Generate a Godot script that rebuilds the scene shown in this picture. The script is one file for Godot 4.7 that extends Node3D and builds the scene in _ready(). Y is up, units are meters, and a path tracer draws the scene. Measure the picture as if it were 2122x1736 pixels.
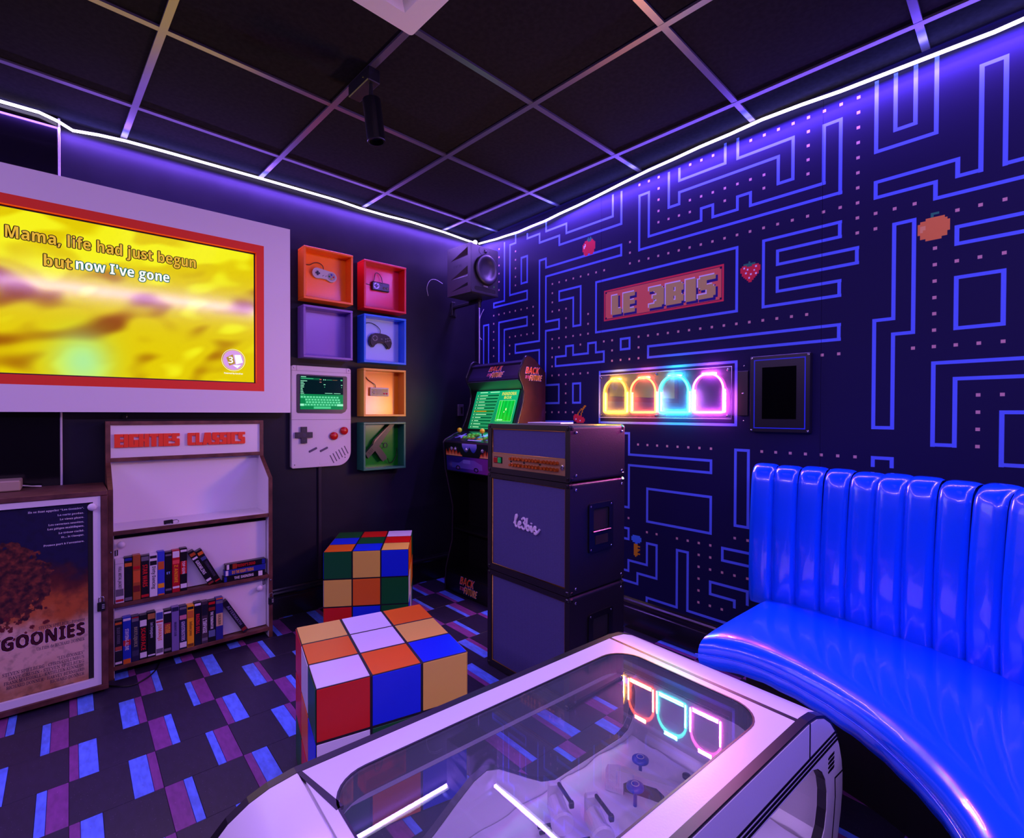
extends Node3D
# A games room corner: arcade, amplifier stack, curved vinyl bench, showcase table, karaoke screen.
var counts := {}
var cache := {}
var bold: SystemFont
var sans: SystemFont
var serif: SystemFont
var serif_bold: SystemFont
var FLAT := Basis.IDENTITY

func lin(r: float, g: float, b: float) -> Color:
	return Color(r, g, b).linear_to_srgb()

func _ready():
	# ---- camera, environment, lights ----
	var cam := Camera3D.new(); cam.name = "camera"
	cam.position = Vector3(3.0386, 1.17, 2.3069)
	cam.rotation = Vector3(-0.011, 0.85, 0.0027)
	cam.fov = rad_to_deg(2.0 * atan(868.0 / 1043.1433)); cam.near = 0.03; cam.far = 50.0
	add_child(cam); cam.current = true
	var env := Environment.new()
	env.background_mode = Environment.BG_COLOR; env.background_color = Color(0, 0, 0)
	env.tonemap_mode = Environment.TONE_MAPPER_LINEAR; env.tonemap_exposure = EXPOSURE
	env.sdfgi_enabled = true; env.ssao_enabled = true; env.ssil_enabled = true
	var we := WorldEnvironment.new(); we.name = "world"; we.environment = env; add_child(we)
	bold = font("Droid Sans", 700); sans = font("Droid Sans", 400); serif = font("Droid Serif", 400); serif_bold = font("Droid Serif", 700)
	led_lights()
	build_room()
	build_led()
	build_ceiling()
	build_floor()
	build_bench()
	build_table()
	build_screen_wall()
	build_display_boxes()
	build_handheld()
	build_bookcase()
	build_poster()
	build_arcade()
	build_amps()
	build_cubes()
	build_speaker()
	build_right_wall_things()
	build_small_things()

const EXPOSURE := 1.0
var LED_ROOM := lin(0.34, 0.15, 1.0)
var LED_WASH := lin(0.22, 0.09, 1.0)
var LED_CEIL := lin(0.12, 0.12, 1.0)
var FAR_ROOM := lin(0.62, 0.36, 1.0)
const ROOM_X := 3.9
const ROOM_Z := 4.3
const CEIL := 2.47

func led_lights():
	# the strip runs round all four walls; each run washes its wall, lights the room below it and the ceiling above it
	var runs := [
		[Vector3(0.0, 2.44, ROOM_Z / 2), Vector3(1, 0, 0), ROOM_Z - 0.1],
		[Vector3(ROOM_X / 2, 2.425, 0.0), Vector3(0, 0, 1), ROOM_X - 0.1],
		[Vector3(ROOM_X, 2.44, ROOM_Z / 2), Vector3(-1, 0, 0), ROOM_Z - 0.1],
		[Vector3(ROOM_X / 2, 2.44, ROOM_Z), Vector3(0, 0, -1), ROOM_X - 0.1]]
	for k in runs.size():
		var r = runs[k]
		for part in 3:
			var l := AreaLight3D.new()
			l.name = "led_run_light_%d_%d" % [k, part]
			l.area_size = Vector2(r[2], 0.015)
			l.area_normalize_energy = true
			var tilt: Vector2 = [Vector2(0.6, -1.0), Vector2(-0.25, -1.0), Vector2(0.7, 1.0)][part]
			var off: Vector2 = [Vector2(0.03, -0.016), Vector2(0.036, -0.012), Vector2(0.03, 0.012)][part]
			l.position = r[0] + r[1] * off.x + Vector3(0, off.y, 0)
			l.basis = Basis.looking_at((r[1] * tilt.x + Vector3(0, tilt.y, 0)).normalized(), Vector3(0, 1, 0))
			l.light_color = [LED_ROOM, LED_WASH, LED_CEIL][part] if k < 2 else [FAR_ROOM, LED_WASH, FAR_ROOM][part]
			l.light_energy = [3.4, 2.6, 0.6][part] if k < 2 else [4.6, 1.0, 0.4][part]
			l.shadow_enabled = true
			l.area_range = 8.0
			add_child(l)

# ---------- helpers ----------
func font(n: String, w: int) -> SystemFont:
	var f := SystemFont.new(); f.font_names = PackedStringArray([n]); f.font_weight = w
	return f

func numbered(n: String) -> String:
	if not counts.has(n):
		counts[n] = 0
		return n
	counts[n] += 1
	return "%s_%03d" % [n, counts[n]]

func mat(key: String, c: Color, rough := 0.5, metal := 0.0) -> StandardMaterial3D:
	if cache.has(key): return cache[key]
	var m := StandardMaterial3D.new()
	m.resource_name = key; m.albedo_color = c; m.roughness = rough; m.metallic = metal
	cache[key] = m
	return m

func glow(key: String, c: Color, e: float) -> StandardMaterial3D:
	if cache.has(key): return cache[key]
	var m := mat(key, Color(0.02, 0.02, 0.02), 0.4)
	m.emission_enabled = true; m.emission = c; m.emission_energy_multiplier = e
	return m

func noise_tex(freq: float, seed_: int, lo: Color, hi: Color, normal := false, size := 256, oct := 4) -> NoiseTexture2D:
	var n := FastNoiseLite.new(); n.seed = seed_; n.frequency = freq; n.fractal_octaves = oct
	n.noise_type = FastNoiseLite.TYPE_SIMPLEX_SMOOTH
	var t := NoiseTexture2D.new(); t.width = size; t.height = size; t.seamless = true; t.noise = n
	if normal:
		t.as_normal_map = true; t.bump_strength = 2.0
	else:
		var g := Gradient.new(); g.set_color(0, lo); g.set_color(1, hi); t.color_ramp = g
	return t

func tri(m: StandardMaterial3D, tex: Texture2D, s: Vector3):
	m.albedo_texture = tex; m.albedo_color = Color.WHITE
	m.uv1_triplanar = true; m.uv1_world_triplanar = true; m.uv1_scale = s

func st_new() -> SurfaceTool:
	var s := SurfaceTool.new(); s.begin(Mesh.PRIMITIVE_TRIANGLES); s.set_smooth_group(-1)
	return s

func thing(called: String, label: String, category: String, at := Vector3.ZERO, turn := 0.0, group := "") -> Node3D:
	var o := Node3D.new(); o.name = numbered(called); add_child(o)
	o.position = at; o.rotation.y = turn
	tag(o, label, category, group)
	return o

func tag(o: Node, label: String, category: String, group := ""):
	o.set_meta("label", label); o.set_meta("category", category)
	if group: o.set_meta("group", group)

func obj(called: String, s, m: Material, parent: Node = null) -> MeshInstance3D:
	var o := MeshInstance3D.new()
	if s is SurfaceTool:
		s.generate_normals(); o.mesh = s.commit()
	else:
		o.mesh = s
	o.material_override = m
	o.cast_shadow = GeometryInstance3D.SHADOW_CASTING_SETTING_ON
	if parent == null:
		o.name = numbered(called); add_child(o)
	else:
		o.name = called; parent.add_child(o, true)
	return o

func struct(called: String, s, m: Material, parent: Node = null) -> MeshInstance3D:
	var o := obj(called, s, m, parent)
	if parent == null: o.set_meta("kind", "structure")
	return o

func face(s: SurfaceTool, p: Array, out: Vector3, uv := []):
	# a convex polygon seen from the side "out" points to
	var n: Vector3 = (p[2] - p[0]).cross(p[1] - p[0])
	var flip := n.dot(out) < 0.0
	for i in range(1, p.size() - 1):
		var t := [0, i + 1, i] if flip else [0, i, i + 1]
		for j in t:
			if uv.size(): s.set_uv(uv[j])
			s.add_vertex(p[j])

func box(s: SurfaceTool, c: Vector3, sz: Vector3, bev := 0.0, b := Basis.IDENTITY):
	var h := sz / 2.0
	var e := minf(bev, minf(h.x, minf(h.y, h.z)) * 0.9)
	if e <= 0.0:
		for ax in 3:
			for sg in [-1.0, 1.0]:
				var n := Vector3.ZERO; n[ax] = sg
				var u := (ax + 1) % 3; var v := (ax + 2) % 3
				var q := []
				for k in [[-1, -1], [1, -1], [1, 1], [-1, 1]]:
					var p := Vector3.ZERO; p[ax] = sg * h[ax]; p[u] = k[0] * h[u]; p[v] = k[1] * h[v]
					q.append(c + b * p)
				face(s, q, b * n)
		return
	for ax in 3:
		for sg in [-1.0, 1.0]:
			var n := Vector3.ZERO; n[ax] = sg
			var u := (ax + 1) % 3; var v := (ax + 2) % 3
			var q := []
			for k in [[-1, -1], [1, -1], [1, 1], [-1, 1]]:
				var p := Vector3.ZERO; p[ax] = sg * h[ax]; p[u] = k[0] * (h[u] - e); p[v] = k[1] * (h[v] - e)
				q.append(c + b * p)
			face(s, q, b * n)
	for ax in 3:
		var u := (ax + 1) % 3; var v := (ax + 2) % 3
		for su in [-1.0, 1.0]:
			for sv in [-1.0, 1.0]:
				var q := []
				for k in [[-1, 0], [1, 0], [1, 1], [-1, 1]]:
					var p := Vector3.ZERO; p[ax] = k[0] * (h[ax] - e)
					p[u] = su * (h[u] - (e if k[1] == 1 else 0.0)); p[v] = sv * (h[v] - (0.0 if k[1] == 1 else e))
					q.append(c + b * p)
				var n := Vector3.ZERO; n[u] = su; n[v] = sv
				face(s, q, b * n)
	for sx in [-1.0, 1.0]:
		for sy in [-1.0, 1.0]:
			for sz2 in [-1.0, 1.0]:
				var d := Vector3(sx, sy, sz2)
				var q := [c + b * (d * (h - Vector3(0, e, e))), c + b * (d * (h - Vector3(e, 0, e))), c + b * (d * (h - Vector3(e, e, 0)))]
				face(s, q, b * d)

func bx(c: Vector3, sz: Vector3, bev := 0.0, b := Basis.IDENTITY) -> SurfaceTool:
	var s := st_new(); box(s, c, sz, bev, b)
	return s

func prism(s: SurfaceTool, poly: PackedVector2Array, d0: float, d1: float, xf := Transform3D.IDENTITY, smooth := false, caps := true):
	# polygon in local xy, from z = d0 to z = d1 (d0 < d1)
	var p := poly
	if Geometry2D.is_polygon_clockwise(p):
		p = p.duplicate(); p.reverse()
	var n := p.size()
	if caps:
		var idx := Geometry2D.triangulate_polygon(p)
		for i in range(0, idx.size(), 3):
			var a := p[idx[i]]; var b := p[idx[i + 1]]; var c := p[idx[i + 2]]
			face(s, [xf * Vector3(a.x, a.y, d1), xf * Vector3(b.x, b.y, d1), xf * Vector3(c.x, c.y, d1)], xf.basis.z)
			face(s, [xf * Vector3(a.x, a.y, d0), xf * Vector3(b.x, b.y, d0), xf * Vector3(c.x, c.y, d0)], -xf.basis.z)
	if smooth: s.set_smooth_group(3)
	for i in n:
		var a := p[i]; var b := p[(i + 1) % n]
		var o := Vector3((b - a).y, -(b - a).x, 0)
		face(s, [xf * Vector3(a.x, a.y, d0), xf * Vector3(b.x, b.y, d0), xf * Vector3(b.x, b.y, d1), xf * Vector3(a.x, a.y, d1)], xf.basis * o)
	if smooth: s.set_smooth_group(-1)

func prism_hole(s: SurfaceTool, outer: PackedVector2Array, hole: PackedVector2Array, d0: float, d1: float, xf := Transform3D.IDENTITY):
	# the outline is cut in two through the middle of its hole
	var lo := 1e9; var hi := -1e9
	for q in hole:
		lo = minf(lo, q.x); hi = maxf(hi, q.x)
	var m := (lo + hi) / 2.0 + 0.00037
	for side in 2:
		var half := rect(-50.0 if side == 0 else m, -50.0, m if side == 0 else 50.0, 50.0)
		for piece in Geometry2D.intersect_polygons(outer, half):
			for c in Geometry2D.clip_polygons(piece, hole):
				prism(s, c, d0, d1, xf)

func rect(x0: float, y0: float, x1: float, y1: float) -> PackedVector2Array:
	return PackedVector2Array([Vector2(x0, y0), Vector2(x1, y0), Vector2(x1, y1), Vector2(x0, y1)])

func rrect(x0: float, y0: float, x1: float, y1: float, r: float, n := 6) -> PackedVector2Array:
	var p := PackedVector2Array()
	for k in [[x1 - r, y0 + r, -90.0], [x1 - r, y1 - r, 0.0], [x0 + r, y1 - r, 90.0], [x0 + r, y0 + r, 180.0]]:
		for i in n + 1:
			var a := deg_to_rad(k[2] + 90.0 * i / n)
			p.append(Vector2(k[0] + r * cos(a), k[1] + r * sin(a)))
	return p

func circle(c: Vector2, r: float, n := 24, ry := -1.0) -> PackedVector2Array:
	var p := PackedVector2Array()
	for i in n:
		var a := TAU * i / n
		p.append(c + Vector2(r * cos(a), (r if ry < 0.0 else ry) * sin(a)))
	return p

func tube(s: SurfaceTool, pts: Array, r: float, n := 8, closed := false):
	s.set_smooth_group(1)
	var rings := []
	var m := pts.size()
	var up := Vector3(0, 1, 0)
	for i in m:
		var a: Vector3 = pts[(i - 1 + m) % m] if closed else pts[maxi(i - 1, 0)]
		var b: Vector3 = pts[(i + 1) % m] if closed else pts[mini(i + 1, m - 1)]
		var t := (b - a).normalized()
		if absf(t.dot(up)) > 0.95: up = Vector3(1, 0, 0) if absf(t.x) < 0.9 else Vector3(0, 0, 1)
		var x := up.cross(t).normalized()
		up = t.cross(x).normalized()
		var ring := []
		for k in n:
			var g := TAU * k / n
			ring.append(pts[i] + (x * cos(g) + up * sin(g)) * r)
		rings.append(ring)
	for i in (m if closed else m - 1):
		var A = rings[i]; var B = rings[(i + 1) % m]
		var off := 0
		if closed and i == m - 1:
			var best := 1e9
			for k in n:
				var d: float = A[0].distance_to(B[k])
				if d < best: best = d; off = k
		for k in n:
			var k2 := (k + 1) % n
			var mid: Vector3 = (pts[i] + pts[(i + 1) % m]) / 2.0
			var q := [A[k], A[k2], B[(k2 + off) % n], B[(k + off) % n]]
			face(s, q, (q[0] + q[1] + q[2] + q[3]) / 4.0 - mid)
	if not closed:
		s.set_smooth_group(-1)
		face(s, rings[0], pts[0] - pts[1]); face(s, rings[m - 1], pts[m - 1] - pts[m - 2])
	s.set_smooth_group(-1)

func lathe(s: SurfaceTool, prof: Array, xf := Transform3D.IDENTITY, n := 24, sharp := false):
	# profile of Vector2(radius, height) from bottom to top, turned about local y
	s.set_smooth_group(-1 if sharp else 2)
	for i in prof.size() - 1:
		var a: Vector2 = prof[i]; var b: Vector2 = prof[i + 1]
		for k in n:
			var t0 := TAU * k / n; var t1 := TAU * (k + 1) / n
			var u0 := Vector3(cos(t0), 0, sin(t0)); var u1 := Vector3(cos(t1), 0, sin(t1))
			var um := (u0 + u1).normalized()
			var out := um * (b.y - a.y) + Vector3(0, a.x - b.x, 0)
			var q := []
			if a.x > 1e-6: q = [u0 * a.x + Vector3(0, a.y, 0), u1 * a.x + Vector3(0, a.y, 0)]
			else: q = [Vector3(0, a.y, 0)]
			if b.x > 1e-6: q += [u1 * b.x + Vector3(0, b.y, 0), u0 * b.x + Vector3(0, b.y, 0)]
			else: q += [Vector3(0, b.y, 0)]
			if q.size() < 3: continue
			var w := []
			for v in q: w.append(xf * v)
			face(s, w, xf.basis * out)
	s.set_smooth_group(-1)

func quad(w: float, h: float, c: Vector3, b := Basis.IDENTITY) -> SurfaceTool:
	# a flat print facing local +z, with texture coordinates
	var s := st_new()
	face(s, [c + b * Vector3(-w / 2, -h / 2, 0), c + b * Vector3(w / 2, -h / 2, 0), c + b * Vector3(w / 2, h / 2, 0), c + b * Vector3(-w / 2, h / 2, 0)], b.z, [Vector2(0, 1), Vector2(1, 1), Vector2(1, 0), Vector2(0, 0)])
	return s

func sheet(w: float, h: float, t: float, c: Vector3, b := Basis.IDENTITY) -> SurfaceTool:
	# a thin board whose front face (local +z) carries the texture
	var s := quad(w, h, c + b * Vector3(0, 0, t / 2), b)
	for v in [[Vector3(-1, 0, 0), Vector3(0, h / 2, 0), w / 2], [Vector3(1, 0, 0), Vector3(0, h / 2, 0), w / 2], [Vector3(0, -1, 0), Vector3(w / 2, 0, 0), h / 2], [Vector3(0, 1, 0), Vector3(w / 2, 0, 0), h / 2], ]:
		var n: Vector3 = v[0]; var u: Vector3 = v[1]; var z := Vector3(0, 0, t / 2)
		var e := []
		for g in [[-1, -1], [1, -1], [1, 1], [-1, 1]]:
			e.append(c + b * (n * v[2] + u * g[0] + z * g[1]))
		var z0 := Vector2(0.01, 0.01)
		face(s, e, b * n, [z0, z0, z0, z0])
	var y0 := Vector2(0.01, 0.01)
	face(s, [c + b * Vector3(-w / 2, -h / 2, -t / 2), c + b * Vector3(w / 2, -h / 2, -t / 2), c + b * Vector3(w / 2, h / 2, -t / 2), c + b * Vector3(-w / 2, h / 2, -t / 2)], -b.z, [y0, y0, y0, y0])
	return s

func picture(im: Image, rough := 0.4, emit := 0.0) -> StandardMaterial3D:
	var m := StandardMaterial3D.new(); m.resource_name = "print"
	var t := ImageTexture.create_from_image(im)
	m.roughness = rough; m.texture_repeat = false
	if emit > 0.0:
		m.albedo_color = Color(0.01, 0.01, 0.01)
		m.emission_enabled = true; m.emission = Color.BLACK; m.emission_texture = t; m.emission_energy_multiplier = emit
	else:
		m.albedo_texture = t
	return m

func text(parent: Node, called: String, s: String, m: Material, at: Vector3, w: float, h := 0.0, f: Font = null, depth := 0.0006, b := Basis.IDENTITY, align := 0) -> MeshInstance3D:
	# lettering in local xy facing +z, fitted to width w (and height h), centred on "at" (align 0) or ending there (align 1) or beginning there (align -1)
	var t := TextMesh.new(); t.text = s; t.font = f if f else bold; t.font_size = 48; t.pixel_size = 0.01; t.depth = 1.0; t.curve_step = 3.0
	var bb := t.get_aabb()
	var sx := w / bb.size.x
	var sy := h / bb.size.y if h > 0.0 else sx
	var o := MeshInstance3D.new(); o.mesh = t; o.material_override = m; o.name = called
	parent.add_child(o, true)
	var off := Vector3(bb.position.x + bb.size.x * [0.0, 0.5, 1.0][align + 1], bb.position.y + bb.size.y / 2, bb.position.z)
	var sc := b * Basis.from_scale(Vector3(sx, sy, depth))
	o.transform = Transform3D(sc, at - sc * off)
	return o
const MAZE := "-15,9 -15,6 -14,6 -14,7 -6,7 -6,5 -5,5 -5,8 -9,8 -9,9.5;-14,9 -14,8 -10,8 -10,9.5;-18,8 -18,3 -2,3 -2,8 -3,8 -3,4 -8,4 -8,5 -9,5 -9,4 -11,4 -11,5 -12,5 -12,4 -17,4 -17,8 -18,8;0,9.5 0,5 3,5 3,9.5;1,9.5 1,6 2,6 2,9.5;12,2 6,2 6,8 5,8 5,2 4,2 4,3 0,3 0,2 3,2 3,1 12,1;-7,1 -7,-4 -2,-4 -2,-3 -6,-3 -6,-2 -1,-2 -1,-1 -6,-1 -6,0 -2,0 -2,1 -7,1;-23,1 -23,-4 -9,-4 -9,1 -23,1;1,0 1,-6 0,-6 0,-13 1,-13 1,-7 2,-7 2,0 1,0;4,-4 6,-4 6,-7 4,-7 4,-4;12,-9 3,-9 3,-14 4,-14 4,-10 12,-10;12,-12 6,-12 6,-15 12,-15;12,-1 4,-1 4,-2 12,-2;-17,-6 -17,-7 -2,-7 -2,-6 -17,-6;0,-15.5 0,-15 1,-15 1,-15.5;-9,-15 -8,-15 -8,-21 -9,-21 -9,-15;-20,-14 -19,-14 -19,-16 -11,-16 -11,-17 -19,-17 -19,-21 -20,-21;-17,-19 -11,-19 -11,-22 -17,-22 -17,-19;-20,-23 -19,-23 -19,-24 -20,-24;-20,-27 -19,-27 -19,-26 -17,-26 -17,-24 -16,-24 -16,-27 -18,-27 -18,-28 -20,-28;-20,-30 -17,-30 -17,-29 -14,-29 -14,-24 -13,-24 -13,-29 -9.5,-29;-16,-30.5 -16,-30 -10.5,-30;-7.5,-23 -10,-23 -10,-24 -7.5,-24;-9,-27.5 -9,-27 -11,-27 -11,-26 -8,-26 -8,-27;-22.5,-8 -9,-8 -9,-13 -22.5,-13 -22.5,-8;-30,9 -30,8 -27,8 -27,7 -21,7 -21,9;-33,8.5 -33,8 -31,8 -31,7 -28,7 -28,6 -20,6 -20,9;-37,8.5 -37,1.5 -39,1.5 -39,1 -33,1 -33,2 -36,2 -36,8 -35,8 -35,9;-34,6 -33,6 -33,3 -34,3 -34,6;-31,-7 -31,-5 -35,-5 -35,-4 -31,-4 -31,5 -30,5 -30,4 -20,4 -20,3 -30,3 -30,-2 -28,-2 -28,-3 -30,-3 -30,-9 -28,-9 -28,-11 -30,-11;-28,1 -25,1 -25,-3 -26,-3 -26,0 -28,0 -28,1;-28.5,-6 -27,-6 -27,-5 -26,-5 -26,-6 -24,-6 -24,-5 -23,-5 -23,-6 -22,-6 -22,-7 -28.5,-7 -28.5,-6;-20,-5 -19,-5 -19,-6 -20,-6 -20,-5;-26,-9 -25,-9 -25,-11 -26,-11 -26,-9;-41,-6 -41,-1 -40,-1 -40,-6;-38,-6 -38,-1 -33,-1 -33,-2 -37,-2 -37,-6;-30,-13 -26,-13 -26,-13.5"
const DOTS := "-1,9,-1,0;-18,9,-16,9;-13,9,-11,9;-8,9,-4,9;-3,9,-1,9;-4,9,-4,5;-16,9,-16,5;-16,5,-13,5;-13,6,-7,6;-7,6,-7,5;-10,6,-10,5;-13,6,-13,5;-19,2,-1,2;-1,1,2,1;4,0,6,0;-1,0,0,0;3,-2,3,-7;-29,2,-22,2;-19,4,-19,2;-19,2,-7,2;-29,2,-29,-1;-29,-1,-27,-1;-27,-1,-27,-3;-24,-2,-24,-4;-29,-4,-24,-4;-29,-4,-29,-7;-25,-4,-25,-5;-29,-5,-28,-5;-29,-8,-24,-8;-27,-8,-27,-11;-30,-12,-26,-12;-22,-5,-21,-5;-18,-5,-7,-5;-21,-5,-21,-7;-21,-7,-18,-7;-18,-5,-18,-7;-38,8,-38,3;-35,7,-35,3;-39,0,-32,0;-32,0,-32,-3;-36,-3,-32,-3;-39,0,-39,-5;-36,-3,-36,-5;4,-3,6,-3;-9,-5,-4,-5;-3,-8,-2,-8;2,-8,6,-8;3,-2,3,-8;5,-11,5,-14;5,-11,6,-11;-7,-15,-1,-15;-18,-15,-11,-15;-17,-23,-16,-23;-14,-23,-11,-23;-12,-23,-12,-28;-11,-23,-11,-25;-11,-25,-8,-25;-12,-28,-10,-28;-9,-22,-8,-22;-19,-22,-19,-22"

# ---------- the room ----------
func build_room():
	var dark := mat("dark_wall", Color(0.13, 0.12, 0.17), 0.45); dark.metallic_specular = 0.3
	tri(dark, noise_tex(0.02, 3, Color(0.10, 0.09, 0.145), Color(0.13, 0.12, 0.175)), Vector3(0.7, 0.7, 0.7))
	var W := 0.1
	struct("wall_left", bx(Vector3(-W / 2, 1.27, ROOM_Z / 2), Vector3(W, 2.6, ROOM_Z + 2 * W)), dark)
	var wr := struct("wall_right", bx(Vector3(ROOM_X / 2, 1.27, -W / 2), Vector3(ROOM_X, 2.6, W)), dark)
	struct("wall_side", bx(Vector3(ROOM_X + W / 2, 1.27, ROOM_Z / 2), Vector3(W, 2.6, ROOM_Z + 2 * W)), dark)
	struct("wall_back", bx(Vector3(ROOM_X / 2, 1.27, ROOM_Z + W / 2), Vector3(ROOM_X, 2.6, W)), dark)
	wallpaper(wr)
	# skirting boards with a moulded top
	var prof := PackedVector2Array([Vector2(0, 0), Vector2(0.018, 0), Vector2(0.018, 0.112), Vector2(0.012, 0.118), Vector2(0.012, 0.126), Vector2(0.022, 0.132), Vector2(0.026, 0.142), Vector2(0.022, 0.152), Vector2(0.012, 0.158), Vector2(0.008, 0.166), Vector2(0, 0.168)])
	var sk := mat("skirting_paint", Color(0.10, 0.09, 0.12), 0.22)
	var s := st_new(); prism(s, prof, 0.03, ROOM_Z, Transform3D(Basis(Vector3(1, 0, 0), Vector3(0, 1, 0), Vector3(0, 0, 1)), Vector3.ZERO))
	struct("baseboard_left", s, sk)
	s = st_new(); prism(s, prof, -ROOM_X, 0.0, Transform3D(Basis(Vector3(0, 0, 1), Vector3(0, 1, 0), Vector3(-1, 0, 0)), Vector3.ZERO))
	struct("baseboard_right", s, sk)
	# edge of the wall covering in the corner, a boxed duct and a seam cover on the left wall
	struct("trim_1", bx(Vector3(0.046, 1.30, 0.004), Vector3(0.006, 2.2, 0.008)), mat("pale_trim", Color(0.75, 0.72, 0.78), 0.4))
	s = st_new(); box(s, Vector3(0.015, 1.27, 2.74), Vector3(0.03, 2.40, 0.80), 0.003)
	struct("trim_2", s, mat("gloss_black", Color(0.06, 0.05, 0.075), 0.12))
	struct("trim_3", bx(Vector3(0.016, 1.27, 2.336), Vector3(0.033, 2.40, 0.008), 0.002), mat("pale_trim", Color.WHITE))
	struct("trim_4", bx(Vector3(0.007, 0.52, 1.18), Vector3(0.014, 0.70, 0.022), 0.003), mat("trunk_paint", Color(0.16, 0.14, 0.18), 0.3))

func wallpaper(wall: Node):
	var px := 50.0
	var seams := [0.05, 1.191, 2.325, ROOM_X]
	for k in 3:
		var x0: float = seams[k] + 0.0006; var x1: float = seams[k + 1] - 0.0006
		var y0 := 0.155; var y1 := CEIL
		var iw := mini(int((x1 - x0) / 0.0588 * px), 2000); var ih := 1990
		var im := Image.create(iw, ih, false, Image.FORMAT_RGB8)
		im.fill(Color(0.095, 0.085, 0.27))
		var to_px := func(i: float, j: float) -> Vector2:
			return Vector2((2.4467 + 0.0588 * (i + 1.0) - x0) / (x1 - x0) * iw, (y1 - 1.8758 - 0.0581 * j) / (y1 - y0) * ih)
		var u := iw / (x1 - x0) * 0.0588; var v := ih / (y1 - y0) * 0.0581
		var line := Color(0.38, 0.50, 1.0)
		for poly in MAZE.split(";"):
			var pts := poly.split(" ")
			for n in pts.size() - 1:
				var a: Vector2 = to_px.call(float(pts[n].split(",")[0]), float(pts[n].split(",")[1]))
				var b: Vector2 = to_px.call(float(pts[n + 1].split(",")[0]), float(pts[n + 1].split(",")[1]))
				var lo := Vector2(minf(a.x, b.x) - u * 0.11, minf(a.y, b.y) - v * 0.11); var hi := Vector2(maxf(a.x, b.x) + u * 0.11, maxf(a.y, b.y) + v * 0.11)
				im.fill_rect(Rect2i(Vector2i(lo.round()), Vector2i((hi - lo).round())), line)
		var dot := Color(0.86, 0.66, 0.66)
		for run in DOTS.split(";"):
			var d := run.split(",")
			var n := maxi(absi(int(d[2]) - int(d[0])), absi(int(d[3]) - int(d[1])))
			for t in n + 1:
				var f := float(t) / maxf(n, 1)
				var c: Vector2 = to_px.call(lerpf(float(d[0]), float(d[2]), f), lerpf(float(d[1]), float(d[3]), f))
				im.fill_rect(Rect2i(Vector2i((c - Vector2(u, v) * 0.1).round()), Vector2i(int(u * 0.21), int(v * 0.21))), dot)
		# pixel fruit and key, and the name panel
		pixels(im, APPLE, to_px.call(-24.75, 5.75), u * 0.136, v * 0.15)
		pixels(im, BERRY, to_px.call(-8.72, -0.32), u * 0.126, v * 0.134)
		pixels(im, FRUIT, to_px.call(2.17, 0.16), u * 0.126, v * 0.137)
		pixels(im, KEY, to_px.call(-18.67, -23.5), u * 0.137, v * 0.135)
		pixels(im, CHERRY, to_px.call(-25.9, -11.3), u * 0.14, v * 0.15)
		var A: Vector2 = to_px.call(-22.0, -0.05); var B: Vector2 = to_px.call(-10.0, -3.06)
		im.fill_rect(Rect2i(Vector2i(A), Vector2i(B - A)), Color(0.92, 0.25, 0.32))
		var q := Vector2(u, v)
		im.fill_rect(Rect2i(Vector2i(A + q * 0.16), Vector2i(B - A - q * 0.32)), Color(0.16, 0.10, 0.28))
		im.fill_rect(Rect2i(Vector2i(A + q * 0.2), Vector2i(B - A - q * 0.40)), Color(0.93, 0.46, 0.38))
		for c in [Vector2(0.2, 0.2), Vector2(11.65, 0.2), Vector2(0.2, 2.66), Vector2(11.65, 2.66)]:
			im.fill_rect(Rect2i(Vector2i(A + q * c), Vector2i(q * 0.16)), Color(0.16, 0.10, 0.28))
		var ps := Vector2(u * 0.188, v * 0.188)
		for pass_ in 3:
			var off: Vector2 = [Vector2(0.14, 0.16), Vector2(-0.08, -0.08), Vector2.ZERO][pass_]
			var x := 0.95
			for ch in ["L", "E", " ", "3", "B", "I", "S"]:
				var rows: Array = LETTERS[ch]
				for r in rows.size():
					for c in rows[r].length():
						if rows[r][c] != ".":
							var p := A + q * (Vector2(x, 0.66) + off) + Vector2(c, r) * ps
							if pass_ == 0:
								im.fill_rect(Rect2i(Vector2i(p - q * 0.05), Vector2i(ps + q * 0.1) + Vector2i.ONE), Color(0.17, 0.12, 0.50))
							elif pass_ == 1:
								im.fill_rect(Rect2i(Vector2i(p - q * 0.03), Vector2i(ps) + Vector2i.ONE), Color(0.92, 0.90, 0.96))
							else:
								im.fill_rect(Rect2i(Vector2i(p), Vector2i(ps) + Vector2i.ONE), Color(0.80, 0.72, 0.42))
				x += (rows[0].length() + 1.0) * 0.188
		var m := picture(im, 0.55); m.metallic_specular = 0.25
		obj("wallpaper_panel", sheet(x1 - x0, y1 - y0, 0.002, Vector3((x0 + x1) / 2, (y0 + y1) / 2, 0.0012)), m, wall)

const LETTERS := {
	"L": ["####..", "####..", "####..", "####..", "####..", "####..", "####..", "######", "######", "######"],
	"E": ["#######", "#######", "####...", "####...", "#######", "#######", "####...", "####...", "#######", "#######"],
	" ": ["......"],
	"3": ["#######.", "########", "...#####", "....####", "..######", "..######", "....####", "...#####", "########", "#######."],
	"B": ["########.", "#########", "####.####", "####.####", "########.", "########.", "####.####", "####.####", "#########", "########."],
	"I": ["#####", "#####", "#####", "#####", "#####", "#####", "#####", "#####", "#####", "#####"],
	"S": [".#######", "########", "####....", "####....", "#######.", ".#######", "....####", "....####", "########", "#######."]}
const INK := {"r": Color(0.90, 0.20, 0.28), "g": Color(0.20, 0.55, 0.42), "w": Color(0.95, 0.93, 0.98), "o": Color(0.95, 0.58, 0.30), "p": Color(0.98, 0.72, 0.45), "b": Color(0.28, 0.52, 0.95), "y": Color(0.85, 0.58, 0.12)}
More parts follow.
